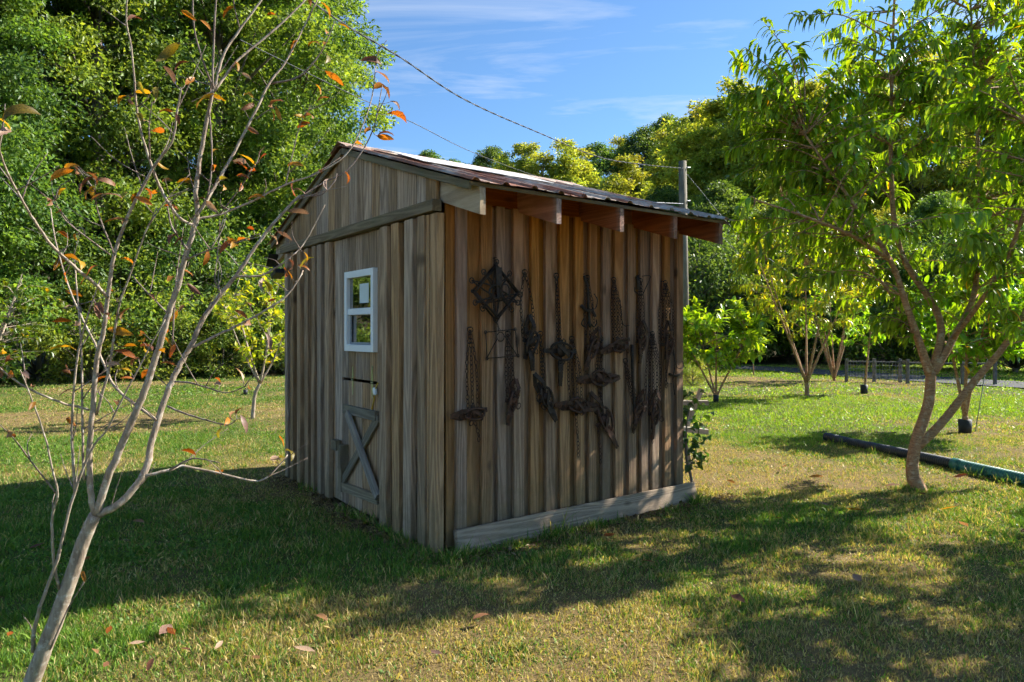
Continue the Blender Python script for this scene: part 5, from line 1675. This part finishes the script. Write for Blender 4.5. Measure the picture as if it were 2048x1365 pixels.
# ---------------------------------------------------------------- grass
def grass():
    rng = np.random.default_rng(99)
    V, Fc, C = [], [], []
    base = 0
    bands = [(1.9, 4.2, 10500, .044, .0045, 2), (4.2, 6.5, 7000, .044, .0056, 2), (6.5, 10.0, 3200, .046, .0085, 1), (10.0, 16.0, 950, .045, .014, 1), (16.0, 32.0, 210, .05, .03, 1), (None, 0, 0, .085, .006, 2)]
    for d0, d1, dens, hh, ww, seg in bands:
        if d0 is None:
            # uncut fringes along the plank, the shed wall, the pipe and the tree feet
            q = rng.uniform(0, 1, 5200)
            pu, pv = np.where(q < .6, rng.uniform(-.1, 2.6, 5200), -.07 - np.abs(rng.normal(0, .05, 5200))), np.where(q < .6, -.17 - np.abs(rng.normal(0, .035, 5200)), rng.uniform(-.1, 3.1, 5200))
            okf = fbm(pu * 3, pv * 3, 91, 2) > .47
            pu, pv = pu[okf], pv[okf]
            fx, fy = SHED.x + pu * VX - pv * VY, SHED.y + pu * VY + pv * VX
            t_ = rng.uniform(0, 1, 1100); t_ = t_[fbm(t_ * 14, t_ * 0, 93, 2) > .5]; n_p = len(t_); sd = np.where(rng.uniform(0, 1, n_p) < .6, -1, 1) * (.068 + np.abs(rng.normal(0, .02, n_p)))
            ga, gb = np.array(g0), np.array(g4)
            tg = (gb - ga) / np.linalg.norm(gb - ga)
            gp = ga[None] + (gb - ga)[None] * t_[:, None] + np.stack([tg[1] * sd * -1, tg[0] * sd, sd * 0], 1)
            ra, rr_ = rng.uniform(0, 6.28, 500), .07 + np.abs(rng.normal(0, .05, 500))
            x = np.concatenate([fx, gp[:, 0], bp.x + rr_ * np.cos(ra)]); y = np.concatenate([fy, gp[:, 1], bp.y + rr_ * np.sin(ra)])
            g = np.full(len(x), .75)
            d0, n = 3.0, len(x)
        else:
            x = None
        kmax = .98 if d0 < 6 else .86
        fringe = x is not None
        if not fringe:
            n = int(kmax * (d1 * d1 - d0 * d0) * dens)
            y = np.sqrt(rng.uniform(d0 * d0, d1 * d1, n)); x = rng.uniform(-kmax, kmax, n) * y
            g = lawn_mix(x, y)
        u, v = shed_local(x, y)
        bare = np.exp(-np.maximum(0, np.maximum(np.maximum(-u - .05, u - SHED_L), np.maximum(-v - .12, v - SHED_W))) / .10)
        keep = ~((u > -.02) & (u < SHED_L) & (v > -.12) & (v < SHED_W)) & (rng.uniform(0, 1, n) > bare * .85) & (rng.uniform(0, 1, n) < (.82 + .18 * g) * (.45 + 1.2 * fbm(x * 5, y * 5, 41, 3)))
        if fringe: keep = rng.uniform(0, 1, n) < .8
        if d0 > 15: keep &= (y < 24 + (x > 0) * 7)
        x, y, g = x[keep], y[keep], g[keep]
        n = len(x)
        clump = fbm(x * 6, y * 6, 31, 3)
        h = hh * rng.uniform(.45, 1.25, n) * (.65 + .5 * g) * (.1 + 1.8 * clump)
        tall = rng.uniform(0, 1, n) < .012 + .05 * (fbm(x * 2.2, y * 2.2, 71, 2) > .62)
        h = np.where(tall, h * 2.0, h)
        w = ww * rng.uniform(.7, 1.3, n)
        a = rng.uniform(0, 2 * PI, n)
        lean = rng.uniform(.15, 1.25, n)
        la = rng.uniform(0, 2 * PI, n)
        dx, dy = np.cos(a), np.sin(a)
        z0 = hill(x, y)
        root = np.stack([x, y, z0 - .004], 1)
        side = np.stack([dx, dy, np.zeros(n)], 1)
        ld = np.stack([np.cos(la), np.sin(la), np.zeros(n)], 1)
        weed = np.clip((fbm(x * 1.3, y * 1.3, 61, 3) - .5) / .12, 0, 1)
        broad = (rng.uniform(0, 1, n) < .06 + .5 * weed * g)
        w = np.where(broad, w * 3.0, w); lean = np.where(broad, lean + .7, lean); h = np.where(broad, h * .75, h)
        tip = root + np.array([0, 0, 1.0]) * (h / np.sqrt(1 + lean ** 2))[:, None] + ld * (h * lean / np.sqrt(1 + lean ** 2))[:, None]
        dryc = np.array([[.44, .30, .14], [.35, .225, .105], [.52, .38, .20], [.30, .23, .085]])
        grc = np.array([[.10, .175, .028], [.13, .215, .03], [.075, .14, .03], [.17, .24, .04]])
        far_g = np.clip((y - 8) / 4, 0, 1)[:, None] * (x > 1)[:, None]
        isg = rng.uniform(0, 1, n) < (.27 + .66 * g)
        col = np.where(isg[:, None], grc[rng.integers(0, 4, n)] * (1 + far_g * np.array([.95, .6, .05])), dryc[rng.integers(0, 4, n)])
        col *= rng.uniform(.75, 1.25, n)[:, None]
        if seg == 2:
            mid = (root + tip) / 2 + np.array([0, 0, 1.0]) * (h * .13)[:, None]
            vv = np.stack([root - side * (w / 2)[:, None], root + side * (w / 2)[:, None], mid - side * (w * .42)[:, None], mid + side * (w * .42)[:, None], tip], 1)
            ff = np.array([[0, 1, 3], [0, 3, 2], [2, 3, 4]])
        else:
            vv = np.stack([root - side * (w / 2)[:, None], root + side * (w / 2)[:, None], tip], 1)
            ff = np.array([[0, 1, 2]])
        k = vv.shape[1]
        V.append(vv.reshape(-1, 3)); Fc.append((np.arange(n)[:, None, None] * k + ff[None]).reshape(-1, 3) + base); C.append(np.repeat(col, k, 0))
        base += n * k
    me = np_mesh('lawn_grass', np.concatenate(V), np.concatenate(Fc), False, np.concatenate(C))
    tag(link('lawn_grass', me, M['grass']), 'short mixed green and dry tan lawn grass', 'grass', kind='stuff')


grass()
# bare mulchy strip at the shed's foot
def mulch():
    rng = np.random.default_rng(4)
    n = 5200
    t = rng.uniform(0, 1, n); lft = rng.uniform(0, 1, n) < .6
    off = np.abs(rng.normal(0, .10, n)) + .03
    u = np.where(lft, -off - .02, rng.uniform(-.1, SHED_L + .5, n)); v = np.where(lft, rng.uniform(-.1, SHED_W, n), -off - .12)
    x = SHED.x + u * VX - v * VY; y = SHED.y + u * VY + v * VX
    pos = np.stack([x, y, rng.uniform(.002, .02, n)], 1)
    ax = norm_(rand_unit(n, rng) * np.array([1, 1, .35])); nr = norm_(rand_unit(n, rng) * .5 + np.array([0, 0, 1]))
    L_ = rng.uniform(.015, .06, n)
    v_, f_ = leaf_quads(pos, ax, nr, L_, L_ * rng.uniform(.12, .5, n))
    pal = np.array([(.20, .13, .075), (.13, .08, .045), (.28, .20, .12), (.08, .05, .03)])
    me = np_mesh('dry_litter', v_, f_, False, np.repeat(pal[rng.integers(0, 4, n)], 4, 0))
    tag(link('dry_litter', me, M['grass']), 'dry brown plant litter along the foot of the shed', 'litter', kind='stuff')


mulch()
